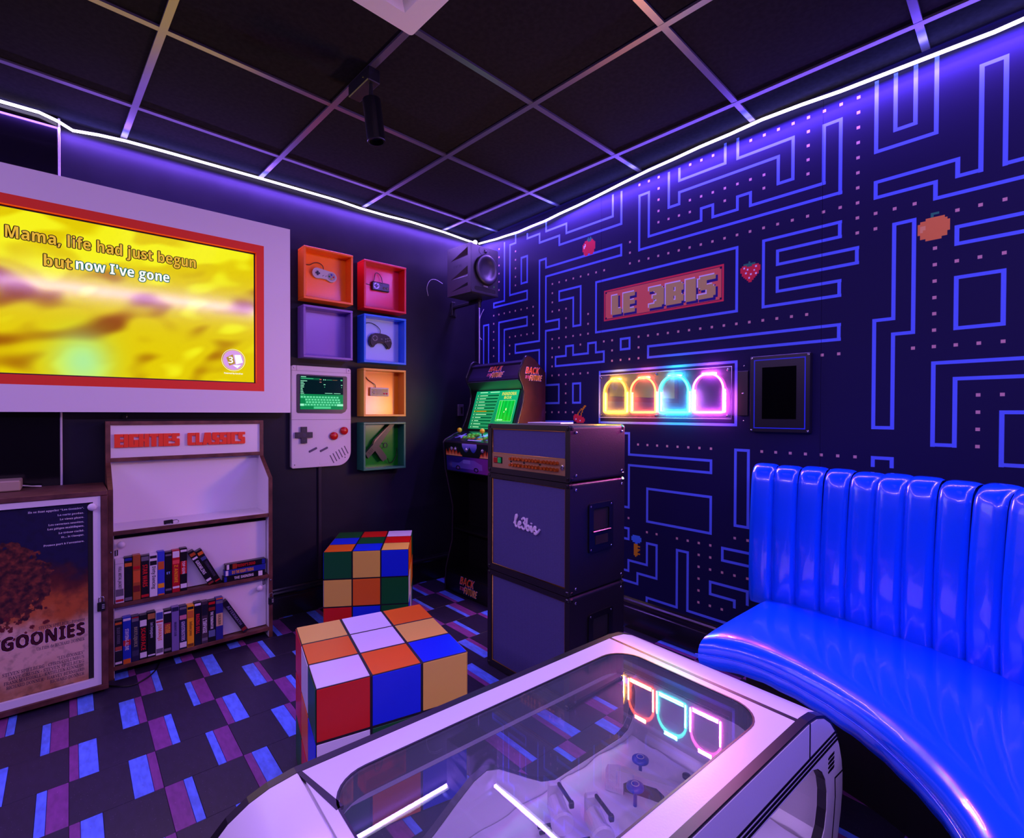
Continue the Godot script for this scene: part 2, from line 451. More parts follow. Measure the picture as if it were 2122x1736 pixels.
const APPLE := [".....g.g....", "....ggggg...", "..rrrgggrr..", ".rrrrrrrrrr.", "rrwrrrrrrrrr", "rwwrrrrrrrrr", "rwrrrrrrrrrr", "rrrrrrrrrrrr", "rrrrrrrrrrrr", ".rrrrrrrrrr.", ".rrrrrrrrrr.", "..rrr..rrr.."]
const BERRY := [".....g......", "..ggggggg...", ".rrrgggrrrr.", "rrwrrrrrrwrr", "rrrrwrrrrrrr", "rrrrrrrrwrrr", ".rrwrrrrrrr.", ".rrrrrwrrwr.", "..rrrrrrrr..", "...rrwrrr...", "....rrrr....", ".....rr....."]
const FRUIT := [".....ggg....", ".....g......", "...ooooooo..", ".oooooooooo.", "oooooooooooo", "oppooooooooo", "oppooooooooo", "opoooooooooo", "oooooooooooo", ".oooooooooo.", ".oooooooooo.", "...oooooo..."]
const KEY := [".bbbbbb.", "bbbbbbbb", "bbbbbbbb", "bbbbbbbb", ".bbbbbb.", "...bb...", "..yyy...", "..yyyyy.", "..yyy...", "..yyyyy.", "..yyyy..", "..yyy...", "..yyyyy.", "..yyy...", "...y...."]
const CHERRY := ["..........yy", ".........yy.", ".......yyy..", "......y.y...", ".....y..y...", "....y..y....", ".rrry..y....", "rrrrrrrr....", "rrrrrrrrrr..", "rrwrrrrrrrr.", ".rrrrrwrrrr.", "...rrrrrrr.."]

func pixels(im: Image, rows: Array, at: Vector2, sx: float, sy: float):
	for r in rows.size():
		for c in rows[r].length():
			if rows[r][c] != ".":
				im.fill_rect(Rect2i(Vector2i(at + Vector2(c * sx, r * sy)), Vector2i(int(ceil(sx)), int(ceil(sy)))), INK[rows[r][c]])

func build_led():
	# the glowing strip, sagging a little between its clips
	var lm := glow("led_glow", Color(0.86, 0.80, 1.0), 5.0)
	var left := [[0.04, 2.442], [0.11, 2.444], [0.30, 2.456], [0.57, 2.462], [0.75, 2.456], [0.93, 2.456], [1.07, 2.464], [1.33, 2.464], [1.5, 2.464], [1.76, 2.462], [1.96, 2.461], [2.1, 2.458], [2.2, 2.450], [2.29, 2.437], [2.34, 2.447], [2.40, 2.462], [2.6, 2.461], [3.2, 2.455], [4.26, 2.46]]
	var pts := []
	for p in left: pts.append(Vector3(0.02 + (0.03 if p[0] > 2.33 else 0.0), p[1], p[0]))
	led_thing("glowing led strip running along the top of the wall with the big screen", pts, lm)
	pts = []
	for p in [[0.06, 2.428], [0.13, 2.422], [0.26, 2.410], [0.37, 2.405], [0.49, 2.397], [0.62, 2.400], [0.75, 2.399], [0.88, 2.408], [1.03, 2.413], [1.18, 2.423], [1.35, 2.436], [1.52, 2.447], [1.66, 2.450], [1.8, 2.456], [1.95, 2.456], [2.09, 2.461], [2.25, 2.453], [2.39, 2.442], [2.56, 2.436], [2.71, 2.431], [2.83, 2.426], [2.9, 2.429], [3.1, 2.44], [3.86, 2.45]]:
		pts.append(Vector3(p[0], p[1], 0.02))
	led_thing("glowing led strip running along the top of the maze patterned wall", pts, lm)
	led_thing("glowing led strip along the top of the wall behind the bench", [Vector3(ROOM_X - 0.02, 2.45, 0.06), Vector3(ROOM_X - 0.02, 2.45, 2.2), Vector3(ROOM_X - 0.02, 2.45, ROOM_Z - 0.06)], lm)
	led_thing("glowing led strip along the top of the wall facing the arcade", [Vector3(0.06, 2.45, ROOM_Z - 0.02), Vector3(2.0, 2.45, ROOM_Z - 0.02), Vector3(ROOM_X - 0.06, 2.45, ROOM_Z - 0.02)], lm)
	# the end of the strip is a small plug in the corner
	var s := st_new(); box(s, Vector3(0.045, 2.435, 0.045), Vector3(0.03, 0.03, 0.03), 0.008)
	tag(obj("led_plug", s, lm), "small glowing plug of the led strip in the ceiling corner above the loudspeaker", "plug")

func led_thing(label: String, pts: Array, m: Material):
	var o := thing("led_strip", label, "led strip")
	var s := st_new(); tube(s, pts, 0.0068, 8)
	obj("glow_tube", s, m, o)

func build_ceiling():
	var base := mat("ceiling_slab", Color(0.05, 0.05, 0.06), 0.9)
	var slab := struct("ceiling", bx(Vector3(ROOM_X / 2, CEIL + 0.07, ROOM_Z / 2), Vector3(ROOM_X + 0.2, 0.06, ROOM_Z + 0.2)), base)
	var tm := mat("ceiling_tile", Color(0.15, 0.14, 0.15), 0.9); tm.metallic_specular = 0.15
	tri(tm, noise_tex(0.05, 11, Color(0.10, 0.092, 0.10), Color(0.145, 0.135, 0.14), false, 512, 5), Vector3(1.6, 1.6, 1.6))
	var bm := mat("ceiling_bar", Color(0.46, 0.43, 0.50), 0.32, 0.7)
	var g := -0.0499
	var u := Vector2(cos(g), sin(g)); var v := Vector2(-sin(g), cos(g)); var o := Vector2(0.2624, 0.294)
	var room := rect(0.001, 0.001, ROOM_X - 0.001, ROOM_Z - 0.001)
	var down := Transform3D(Basis(Vector3(1, 0, 0), Vector3(0, 0, 1), Vector3(0, -1, 0)), Vector3.ZERO)
	for i in range(-1, 8):
		for j in range(-1, 8):
			if i == 2 and j == 2: continue
			var c := PackedVector2Array()
			for k in [[0.012, 0.012], [0.588, 0.012], [0.588, 0.588], [0.012, 0.588]]:
				c.append(o + u * (0.6 * i + k[0]) + v * (0.6 * j + k[1]))
			for piece in Geometry2D.intersect_polygons(c, room):
				var s := st_new(); prism(s, piece, -(CEIL + 0.045), -(CEIL + 0.008), down)
				obj("ceiling_tile", s, tm, slab)
	for dir in 2:
		var a := u if dir == 0 else v; var b := v if dir == 0 else u
		for k in range(-1, 8):
			var c := PackedVector2Array([o + b * (0.6 * k - 0.012) - a * 3.0, o + b * (0.6 * k + 0.012) - a * 3.0, o + b * (0.6 * k + 0.012) + a * 7.0, o + b * (0.6 * k - 0.012) + a * 7.0])
			for piece in Geometry2D.intersect_polygons(c, room):
				var z := 0.0008 * dir
				var s := st_new(); prism(s, piece, -(CEIL + 0.04), -(CEIL - 0.001 + z), down)
				obj("ceiling_bar", s, bm, slab)
	# white ceiling unit in one of the squares
	var ang := -g
	var cu := o + u * 1.5 + v * 1.5
	var t := thing("ceiling_panel", "square white panel let into the black tiled ceiling", "ceiling panel", Vector3(cu.x, CEIL, cu.y), ang)
	var white := mat("panel_white", Color(0.86, 0.85, 0.84), 0.4)
	var s2 := st_new()
	var flat := Transform3D(Basis(Vector3(1, 0, 0), Vector3(0, 0, 1), Vector3(0, -1, 0)), Vector3.ZERO)
	prism_hole(s2, rrect(-0.305, -0.305, 0.305, 0.305, 0.012), rect(-0.235, -0.235, 0.235, 0.235), 0.0, 0.02, flat)
	obj("frame", s2, white, t)
	s2 = st_new(); box(s2, Vector3(0, -0.004, 0), Vector3(0.47, 0.008, 0.47))
	obj("recess", s2, white, t)
	s2 = st_new()
	for k in 4:
		var bb := Basis(Vector3.UP, k * PI / 2)
		var q := [Vector3(-0.235, -0.02, 0.235), Vector3(0.235, -0.02, 0.235), Vector3(0.21, -0.008, 0.21), Vector3(-0.21, -0.008, 0.21)]
		var w := []
		for p in q: w.append(bb * p)
		face(s2, w, bb * Vector3(0, -1, -1))
	obj("bevel", s2, white, t)
	s2 = st_new()
	prism_hole(s2, rect(-0.12, -0.12, 0.12, 0.12), rect(-0.085, -0.085, 0.085, 0.085), 0.008, 0.014, flat)
	obj("inner_ring", s2, white, t)
	for k in 4:
		var bb2 := Basis(Vector3.UP, k * PI / 2 + PI / 4)
		obj("vane", bx(bb2 * Vector3(0.235, -0.011, 0), Vector3(0.09, 0.006, 0.006), 0.0, bb2), white, t)
	obj("centre_plate", bx(Vector3(0, -0.0095, 0), Vector3(0.05, 0.003, 0.05)), mat("panel_grey", Color(0.55, 0.55, 0.56), 0.4), t)
	# spotlight
	var sp := thing("ceiling_spotlight", "black tube spotlight hanging from a box on the ceiling", "spotlight", Vector3(1.19, CEIL, 1.443), 0.05)
	var bk := mat("spot_black", Color(0.07, 0.07, 0.08), 0.35)
	obj("mount_box", bx(Vector3(-0.01, -0.026, 0), Vector3(0.16, 0.052, 0.05), 0.003), bk, sp)
	obj("screw", bx(Vector3(0.03, -0.026, 0.0255), Vector3(0.006, 0.006, 0.002)), mat("steel", Color(0.7, 0.7, 0.72), 0.25, 1.0), sp)
	var tilt := Transform3D(Basis(Vector3(1, 0, 0), 0.10) * Basis(Vector3(0, 0, 1), 0.06), Vector3(0.045, -0.09, 0.0))
	s2 = st_new(); tube(s2, [Vector3(0.045, -0.05, 0), Vector3(0.045, -0.10, 0)], 0.008, 10)
	obj("stem", s2, bk, sp)
	s2 = st_new(); lathe(s2, [Vector2(0, -0.02), Vector2(0.033, -0.02), Vector2(0.034, -0.022), Vector2(0.034, -0.175), Vector2(0.033, -0.178), Vector2(0.027, -0.178), Vector2(0.025, -0.160), Vector2(0, -0.158)], tilt, 32, true)
	var satin := mat("spot_satin", Color(0.10, 0.10, 0.11), 0.28, 0.6)
	obj("lamp_tube", s2, satin, sp)

func build_floor():
	var base := mat("floor_bed", Color(0.34, 0.28, 0.44), 0.6)
	var fl := struct("floor", bx(Vector3(ROOM_X / 2, -0.0545, ROOM_Z / 2), Vector3(ROOM_X + 0.2, 0.10, ROOM_Z + 0.2)), base)
	var mats := []
	for k in 3:
		var c: Color = [Color(0.155, 0.135, 0.215), Color(0.50, 0.24, 0.50), Color(0.36, 0.52, 0.93)][k]
		var m := mat(["tile_dark", "tile_purple", "tile_blue"][k], c, 0.42)
		tri(m, speckle(c, 30 + k, [900, 150, 60][k]), Vector3(1.4, 1.4, 1.4))
		mats.append(m)
	var rng := RandomNumberGenerator.new(); rng.seed = 5
	var all := []
	var cam := Transform3D(Basis.from_euler(Vector3(-0.011, 0.85, 0.0027)), Vector3(3.0386, 1.17, 2.3069)).affine_inverse()
	var T := 0.224; var third := T / 3.0
	for r in range(-3, 16):
		for n in range(-3, 18):
			var x0 := 0.480 + T * r; var zl := 0.523 + T * n
			var even := posmod(r, 2) == 0
			var wide := (posmod(n, 2) == 0) == even
			var a := 0.050 if wide else 0.0245
			for k in 3:
				var lo: float = [third, 0.0, a][k]; var hi: float = [T, a, third][k]
				var z0 := zl + lo if even else zl - hi
				var z1 := zl + hi if even else zl - lo
				var xa := clampf(x0, 0.0, ROOM_X); var xb := clampf(x0 + T, 0.0, ROOM_X)
				var za := clampf(z0, 0.0, ROOM_Z); var zb := clampf(z1, 0.0, ROOM_Z)
				if xb - xa < 0.01 or zb - za < 0.005: continue
				var c := Vector3((xa + xb) / 2, 0, (za + zb) / 2)
				var p := cam * c
				var score := -1.0
				if p.z < -0.3 and absf(p.x / p.z) < 1.06 and absf(p.y / p.z) < 0.87:
					score = (xb - xa) * (zb - za) / pow(-p.z, 3.0)
					var lx := (c.x - 2.035); var lz := (c.z - 1.02)
					if lx > 0.35 and lz > -0.5: score *= 0.01
					if c.x > 1.2 and c.x < 1.75 and c.z < 0.9: score *= 0.01
				all.append([score, c, Vector3(xb - xa - 0.0012, 0.0045, zb - za - 0.0012), k])
	all.sort_custom(func(p, q): return p[0] > q[0])
	var rest := [st_new(), st_new(), st_new()]
	for i in all.size():
		var t = all[i]
		var c: Vector3 = t[1] + Vector3(0, -0.00225 + rng.randf_range(-0.0003, 0.0), 0)
		if i < 290:
			obj("floor_tile", bx(c, t[2], 0.0006), mats[t[3]], fl)
		else:
			box(rest[t[3]], c, t[2])
	for k in 3:
		var o := obj("floor_tiles_beyond", rest[k], mats[k], fl); o.set_meta("kind", "stuff")

func speckle(c: Color, sd: int, n: int) -> ImageTexture:
	var rng := RandomNumberGenerator.new(); rng.seed = sd
	var im := Image.create(512, 512, false, Image.FORMAT_RGB8); im.fill(c)
	var f := FastNoiseLite.new(); f.seed = sd; f.frequency = 0.02; f.fractal_octaves = 4
	for y in 512:
		for x in 512:
			var v := 1.0 + 0.14 * f.get_noise_2d(x, y * 3.0)
			im.set_pixel(x, y, Color(c.r * v, c.g * v, c.b * v))
	for i in n:
		var k := rng.randf_range(0.15, 0.45)
		im.set_pixel(rng.randi() % 512, rng.randi() % 512, Color(c.r + k, c.g + k * 0.9, c.b + k))
	return ImageTexture.create_from_image(im)

# ---------- bench ----------
func catmull(p: Array, n: int) -> Array:
	# n+1 points at even spacing along a smooth curve through p
	var dense := []
	for i in p.size() - 1:
		var a: Vector2 = p[maxi(i - 1, 0)]; var b: Vector2 = p[i]; var c: Vector2 = p[i + 1]; var d: Vector2 = p[mini(i + 2, p.size() - 1)]
		for k in 16: dense.append(b.cubic_interpolate(c, a, d, k / 16.0))
	dense.append(p[p.size() - 1])
	var acc := [0.0]
	for i in dense.size() - 1: acc.append(acc[i] + (dense[i] as Vector2).distance_to(dense[i + 1]))
	var out := []
	var j := 0
	for k in n + 1:
		var s: float = acc[acc.size() - 1] * k / n
		while j < acc.size() - 2 and acc[j + 1] < s: j += 1
		var f: float = clampf((s - acc[j]) / maxf(acc[j + 1] - acc[j], 1e-6), 0.0, 1.0)
		out.append((dense[j] as Vector2).lerp(dense[j + 1], f))
	return out

func grid_mesh(s: SurfaceTool, g: Array, inside: Vector3, smooth := true):
	# rows of points; faces turned away from "inside"
	if smooth: s.set_smooth_group(4)
	for i in g.size() - 1:
		for k in g[i].size() - 1:
			var q := [g[i][k], g[i][k + 1], g[i + 1][k + 1], g[i + 1][k]]
			var n: Vector3 = (q[2] - q[0]).cross(q[3] - q[1])
			if n.length() < 1e-9: continue
			face_like(s, q)
	s.set_smooth_group(-1)

func face_like(s: SurfaceTool, q: Array):
	for t in [[0, 1, 2], [0, 2, 3]]:
		for j in t: s.add_vertex(q[j])

func vinyl() -> StandardMaterial3D:
	var m := mat("blue_vinyl", Color(0.0, 0.33, 0.96), 0.24)
	if not m.clearcoat_enabled:
		m.clearcoat_enabled = true; m.clearcoat = 0.8; m.clearcoat_roughness = 0.06
		m.normal_enabled = true; m.normal_texture = noise_tex(0.012, 21, Color.BLACK, Color.WHITE, true, 512, 3); m.normal_scale = 0.10
		m.uv1_triplanar = true; m.uv1_world_triplanar = true; m.uv1_scale = Vector3(2, 2, 2)
	return m

func build_bench():
	var v := vinyl()
	var t := thing("curved_bench", "glossy blue vinyl corner bench with a channelled back against the maze wall", "bench", Vector3(2.19, 0, 0.3))
	var org := t.position
	var N := 60
	var F := catmull([Vector2(2.19, 0.745), Vector2(2.27, 0.70), Vector2(2.36, 0.682), Vector2(2.50, 0.712), Vector2(2.66, 0.788), Vector2(2.785, 0.895), Vector2(2.865, 0.995), Vector2(2.917, 1.10), Vector2(2.94, 1.22), Vector2(2.95, 1.4), Vector2(2.95, 1.7)], N)
	var B := catmull([Vector2(2.19, 0.13), Vector2(2.38, 0.12), Vector2(2.6, 0.16), Vector2(2.79, 0.20), Vector2(2.95, 0.28), Vector2(3.1, 0.38), Vector2(3.26, 0.54), Vector2(3.38, 0.75), Vector2(3.46, 1.0), Vector2(3.5, 1.3), Vector2(3.5, 1.7)], N)
	var sect := [[0.0, 0.428], [0.25, 0.434], [0.6, 0.436], [0.85, 0.433], [0.93, 0.428], [0.965, 0.420], [0.988, 0.408], [1.0, 0.392], [1.004, 0.375], [0.998, 0.372], [1.004, 0.369], [1.0, 0.35], [0.985, 0.325], [0.96, 0.318], [0.5, 0.318]]
	var g := []
	var piping := []
	for i in N + 1:
		var row := []
		var f: Vector2 = F[i]; var b: Vector2 = B[i]
		var e := 1.0
		if i < 3: e = [0.0, 0.62, 0.93][i]
		if i > N - 3: e = [0.93, 0.62, 0.0][i - N + 2]
		for sct in sect:
			var p := b.lerp(f, sct[0])
			var y: float = sct[1]
			var mid := 0.385
			y = mid + (y - mid) * (0.80 + 0.20 * e)
			if sct[0] > 0.9: y += 0.0016 * sin(i * 1.7) * (1.0 if sct[1] < 0.36 else 0.3)
			row.append(Vector3(p.x + (0.010 * (1.0 - e) if i < 4 else 0.0), y, p.y) - org)
		g.append(row)
		var fp := b.lerp(f, 1.0045)
		piping.append(Vector3(fp.x, 0.372, fp.y) - org)
	var s := st_new(); grid_mesh(s, g, Vector3.ZERO)
	for e in [0, N]:
		var cap: Array = g[e]
		var out := Vector3(-1, 0, 0) if e == 0 else Vector3(0, 0, 1)
		for k in cap.size() - 2:
			face(s, [cap[cap.size() - 1], cap[k], cap[k + 1]], out)
	obj("seat", s, v, t)
	s = st_new(); tube(s, piping, 0.0022, 6)
	obj("piping", s, v, t)
	# channelled back
	var P := catmull([Vector2(2.125, 0.195), Vector2(2.38, 0.185), Vector2(2.6, 0.228), Vector2(2.785, 0.268), Vector2(2.94, 0.345), Vector2(3.08, 0.44), Vector2(3.24, 0.60), Vector2(3.35, 0.79), Vector2(3.41, 1.0), Vector2(3.45, 1.3), Vector2(3.45, 1.66)], 27)
	for c in 27:
		var gg := []
		for a in 11:
			var u := a / 10.0
			var p: Vector2 = (P[c] as Vector2).lerp(P[c + 1], u)
			var d: Vector2 = (P[c + 1] - P[c]).normalized()
			var nrm := Vector2(-d.y, d.x)      # towards the room
			var puff := 0.017 * pow(maxf(0.0, 1.0 - pow(absf(2.0 * u - 1.0), 3.5)), 0.6)
			var row := []
			var prof := [[-0.01, 0.40], [0.0, 0.43], [0.002, 0.55], [-0.004, 0.70], [-0.014, 0.82], [-0.022, 0.895], [-0.030, 0.925], [-0.044, 0.944], [-0.062, 0.954], [-0.085, 0.957], [-0.11, 0.951], [-0.125, 0.935], [-0.125, 0.40]]
			for k in prof.size():
				var q: Vector2 = p + nrm * (prof[k][0] + (puff if k < 9 else puff * 0.3) * (1.0 - 0.35 * (k / 12.0)))
				var y: float = prof[k][1] + (puff * 0.42 if k > 5 and k < 11 else 0.0)
				y += 0.002 * sin(c * 2.1 + k)
				row.append(Vector3(q.x, y, q.y) - org)
			gg.append(row)
		s = st_new(); grid_mesh(s, gg, Vector3.ZERO)
		if c == 0 or c == 26:
			var cap: Array = gg[0] if c == 0 else gg[10]
			for k in cap.size() - 2:
				face(s, [cap[cap.size() - 1], cap[k], cap[k + 1]], Vector3(-1, 0, 0) if c == 0 else Vector3(0, 0, 1))
		obj("back_channel", s, v, t)
	# dark recessed plinth
	var pl := PackedVector2Array()
	for i in range(2, N - 1, 2): pl.append((B[i] as Vector2).lerp(F[i], 0.62) - Vector2(org.x, org.z))
	for i in range(N - 2, 1, -2): pl.append((B[i] as Vector2).lerp(F[i], 0.02) - Vector2(org.x, org.z))
	s = st_new(); prism(s, pl, -0.318, 0.0, Transform3D(Basis(Vector3(1, 0, 0), Vector3(0, 0, 1), Vector3(0, -1, 0)), Vector3.ZERO))
	obj("plinth", s, mat("plinth_black", Color(0.035, 0.03, 0.04), 0.6), t)

# ---------- showcase table ----------
const SIDE := [[-0.125, 0.0], [-0.17, 0.035], [-0.204, 0.083], [-0.226, 0.145], [-0.237, 0.198], [-0.237, 0.245], [-0.228, 0.287], [-0.209, 0.333], [-0.18, 0.378], [-0.146, 0.413], [-0.105, 0.440], [-0.06, 0.456], [-0.01, 0.462], [0.955, 0.462], [1.005, 0.455], [1.04, 0.443], [1.075, 0.422], [1.105, 0.392], [1.13, 0.35], [1.147, 0.295], [1.152, 0.23], [1.147, 0.15], [1.13, 0.07], [1.10, 0.0]]
const WINDOW := [[-0.03, 0.338], [-0.062, 0.327], [-0.09, 0.307], [-0.112, 0.278], [-0.122, 0.243], [-0.121, 0.20], [-0.108, 0.16], [-0.085, 0.135], [-0.05, 0.124], [0.25, 0.122], [0.30, 0.142], [0.35, 0.175], [0.40, 0.210], [0.45, 0.244], [0.49, 0.258], [0.53, 0.248], [0.58, 0.218], [0.64, 0.178], [0.70, 0.142], [0.75, 0.126], [0.84, 0.126], [0.885, 0.150], [0.905, 0.20], [0.905, 0.27], [0.885, 0.318], [0.845, 0.340]]

func pv(a: Array) -> PackedVector2Array:
	var p := PackedVector2Array()
	for q in a: p.append(Vector2(q[0], q[1]))
	return p

func build_table():
	var th := deg_to_rad(2.0)
	# local x runs across the table, local z along it towards the camera
	var t := thing("showcase_table", "low white showcase table with rounded ends, black outlines and a glass top", "table", Vector3(2.035, 0, 1.02), -th)
	var white := mat("table_white", Color(0.90, 0.89, 0.90), 0.30)
	white.clearcoat_enabled = true; white.clearcoat = 0.35; white.clearcoat_roughness = 0.12
	white.normal_enabled = true; white.normal_texture = noise_tex(0.09, 41, Color.BLACK, Color.WHITE, true, 512, 2); white.normal_scale = 0.06
	white.uv1_triplanar = true; white.uv1_world_triplanar = true; white.uv1_scale = Vector3(3, 3, 3)
	var black := mat("table_black", Color(0.055, 0.045, 0.075), 0.35)
	var W := 0.59
	var side := pv(SIDE); var win := pv(WINDOW)
	# the side boards are cut in the local z-y plane and stacked along local x
	var yz := Transform3D(Basis(Vector3(0, 0, 1), Vector3(0, 1, 0), Vector3(-1, 0, 0)), Vector3.ZERO)
	var inner: PackedVector2Array = Geometry2D.offset_polygon(side, -0.008)[0]
	var win2: PackedVector2Array = Geometry2D.offset_polygon(win, 0.002)[0]
	for k in 2:
		var a0 := 0.0 if k == 0 else W - 0.020
		var p := obj("side_panel", _ph(side, win, -(a0 + 0.020), -a0, yz), black, t)
		obj("outer_skin", _ph(inner, win2, -(W + 0.0016) if k == 1 else 0.0, -W if k == 1 else 0.0016, yz), white, p)
		obj("inner_skin", _ph(inner, win2, -0.0216 if k == 0 else -(a0), -0.020 if k == 0 else -(a0 - 0.0016), yz), white, p)
	# painted lines on the outer face of the near side
	var xo := W + 0.0016
	var s := st_new()
	for y in [0.3725, 0.3605, 0.3495]:
		var lim: float = [-0.178, -0.187, -0.194][[0.3725, 0.3605, 0.3495].find(y)]
		s = st_new(); box(s, Vector3(xo + 0.0004, y, (lim + 1.09) / 2), Vector3(0.0008, 0.0068, 1.09 - lim))
		obj("stripe", s, black, t)
	obj("stripe", bx(Vector3(xo + 0.0004, 0.416, -0.014), Vector3(0.0008, 0.082, 0.005)), black, t)
	s = st_new()
	var pts := [Vector2(-0.232, 0.252), Vector2(-0.175, 0.256), Vector2(-0.178, 0.207), Vector2(-0.168, 0.150), Vector2(-0.156, 0.10), Vector2(-0.145, 0.02)]
	for i in pts.size() - 1:
		var d: Vector2 = (pts[i + 1] - pts[i]).normalized(); var n := Vector2(-d.y, d.x) * 0.0022
		prism(s, PackedVector2Array([pts[i] + n - d * 0.002, pts[i + 1] + n + d * 0.002, pts[i + 1] - n + d * 0.002, pts[i] - n - d * 0.002]), -(xo + 0.0008), -xo, yz)
	obj("stripe", s, black, t)
	for k in 4:
		var y := 0.3235 - 0.0112 * k
		s = st_new()
		prism(s, PackedVector2Array([Vector2(-0.168, y - 0.003), Vector2(-0.160, y - 0.004), Vector2(-0.130, y - 0.0035), Vector2(-0.128, y + 0.001), Vector2(-0.138, y + 0.0035), Vector2(-0.168, y + 0.0035)]), -(xo + 0.0008), -xo, yz)
		obj("vent_slot", s, black, t)
	# top board with its rounded opening
	var top := rect(0.0205, 0.010, W - 0.0205, 0.948)
	var hole := rrect(0.082, 0.034, 0.518, 0.925, 0.085, 8)
	var hz := Transform3D(Basis(Vector3(1, 0, 0), Vector3(0, 0, 1), Vector3(0, -1, 0)), Vector3.ZERO)
	obj("top_board", _ph(top, hole, -0.4612, -0.405, hz), white, t)
	obj("rim", _ph(Geometry2D.offset_polygon(hole, 0.0004)[0], Geometry2D.offset_polygon(hole, -0.004)[0], -0.4618, -0.404, hz), black, t)
	# curved ends
	for e in 2:
		var run := []
		if e == 0:
			for i in range(1, 13): run.append(Vector2(SIDE[i][0], SIDE[i][1]))
			run.append(Vector2(0.0045, 0.462))
		else:
			run.append(Vector2(0.9535, 0.462))
			for i in range(13, SIDE.size() - 1): run.append(Vector2(SIDE[i][0], SIDE[i][1]))
		var g := []
		for x in [0.0205, W - 0.0205]:
			var row := []
			for q in run: row.append(Vector3(x, q.y - 0.0008, q.x))
			g.append(row)
		s = st_new(); s.set_smooth_group(5)
		for i in run.size() - 1:
			face(s, [g[0][i], g[0][i + 1], g[1][i + 1], g[1][i]], Vector3(0, (run[i].y + run[i + 1].y) / 2 - 0.23, (run[i].x + run[i + 1].x) / 2 - 0.45))
		s.set_smooth_group(-1)
		for i in run.size() - 1:   # the inside face, 12 mm in
			var c := Vector3(0, 0.23, 0.45)
			var q := []
			for p in [g[0][i], g[0][i + 1], g[1][i + 1], g[1][i]]:
				var dir := Vector3(0, p.y - 0.23, p.z - 0.45).normalized()
				q.append(p - dir * 0.012)
			face(s, q, c - q[0])
		obj("curved_end", s, white, t)
	# black joints
	for j in [[0.0205, 0.006, W - 0.0205, 0.006, 0.004], [0.0205, 0.950, 0.16, 0.921, 0.0045], [W - 0.0205, 0.950, 0.44, 0.921, 0.0045]]:
		var a := Vector2(j[0], j[1]); var b := Vector2(j[2], j[3]); var n: Vector2 = Vector2(-(b - a).y, (b - a).x).normalized() * j[4]
		s = st_new(); prism(s, PackedVector2Array([a - n, b - n * 1.6, b + n * 1.6, a + n]), -0.4618, -0.455, hz)
		obj("joint", s, black, t)
	# glass
	var gl := StandardMaterial3D.new(); gl.resource_name = "table_glass"
	gl.transparency = BaseMaterial3D.TRANSPARENCY_ALPHA; gl.albedo_color = Color(0.8, 0.9, 0.95, 0.04); gl.roughness = 0.0; gl.metallic_specular = 0.9
	s = st_new(); prism(s, Geometry2D.offset_polygon(hole, -0.0042)[0], -0.460, -0.4545, hz)
	obj("glass_top", s, gl, t)
	# base tray with the white landscape
	obj("tray", bx(Vector3(W / 2, 0.05, 0.46), Vector3(W - 0.046, 0.10, 1.14)), white, t)
	var f := FastNoiseLite.new(); f.seed = 8; f.frequency = 9.0; f.fractal_octaves = 5
	var gsn := []
	for i in 57:
		var row := []
		for k in 29:
			var x := 0.0235 + (W - 0.047) * k / 28.0; var z := -0.10 + 1.12 * i / 56.0
			row.append(Vector3(x, 0.110 + 0.010 * f.get_noise_2d(x, z), z))
		gsn.append(row)
	s = st_new(); s.set_smooth_group(1)
	for i in 56:
		for k in 28:
			face(s, [gsn[i][k], gsn[i][k + 1], gsn[i + 1][k + 1], gsn[i + 1][k]], Vector3(0, 1, 0))
	var snow := mat("snow", Color(0.90, 0.89, 0.92), 0.85)
	snow.heightmap_enabled = false
	obj("snow_bed", s, snow, t)
	build_toys(t.transform)

func _ph(outer: PackedVector2Array, hole: PackedVector2Array, d0: float, d1: float, xf: Transform3D) -> SurfaceTool:
	var s := st_new(); prism_hole(s, outer, hole, minf(d0, d1), maxf(d0, d1), xf)
	return s

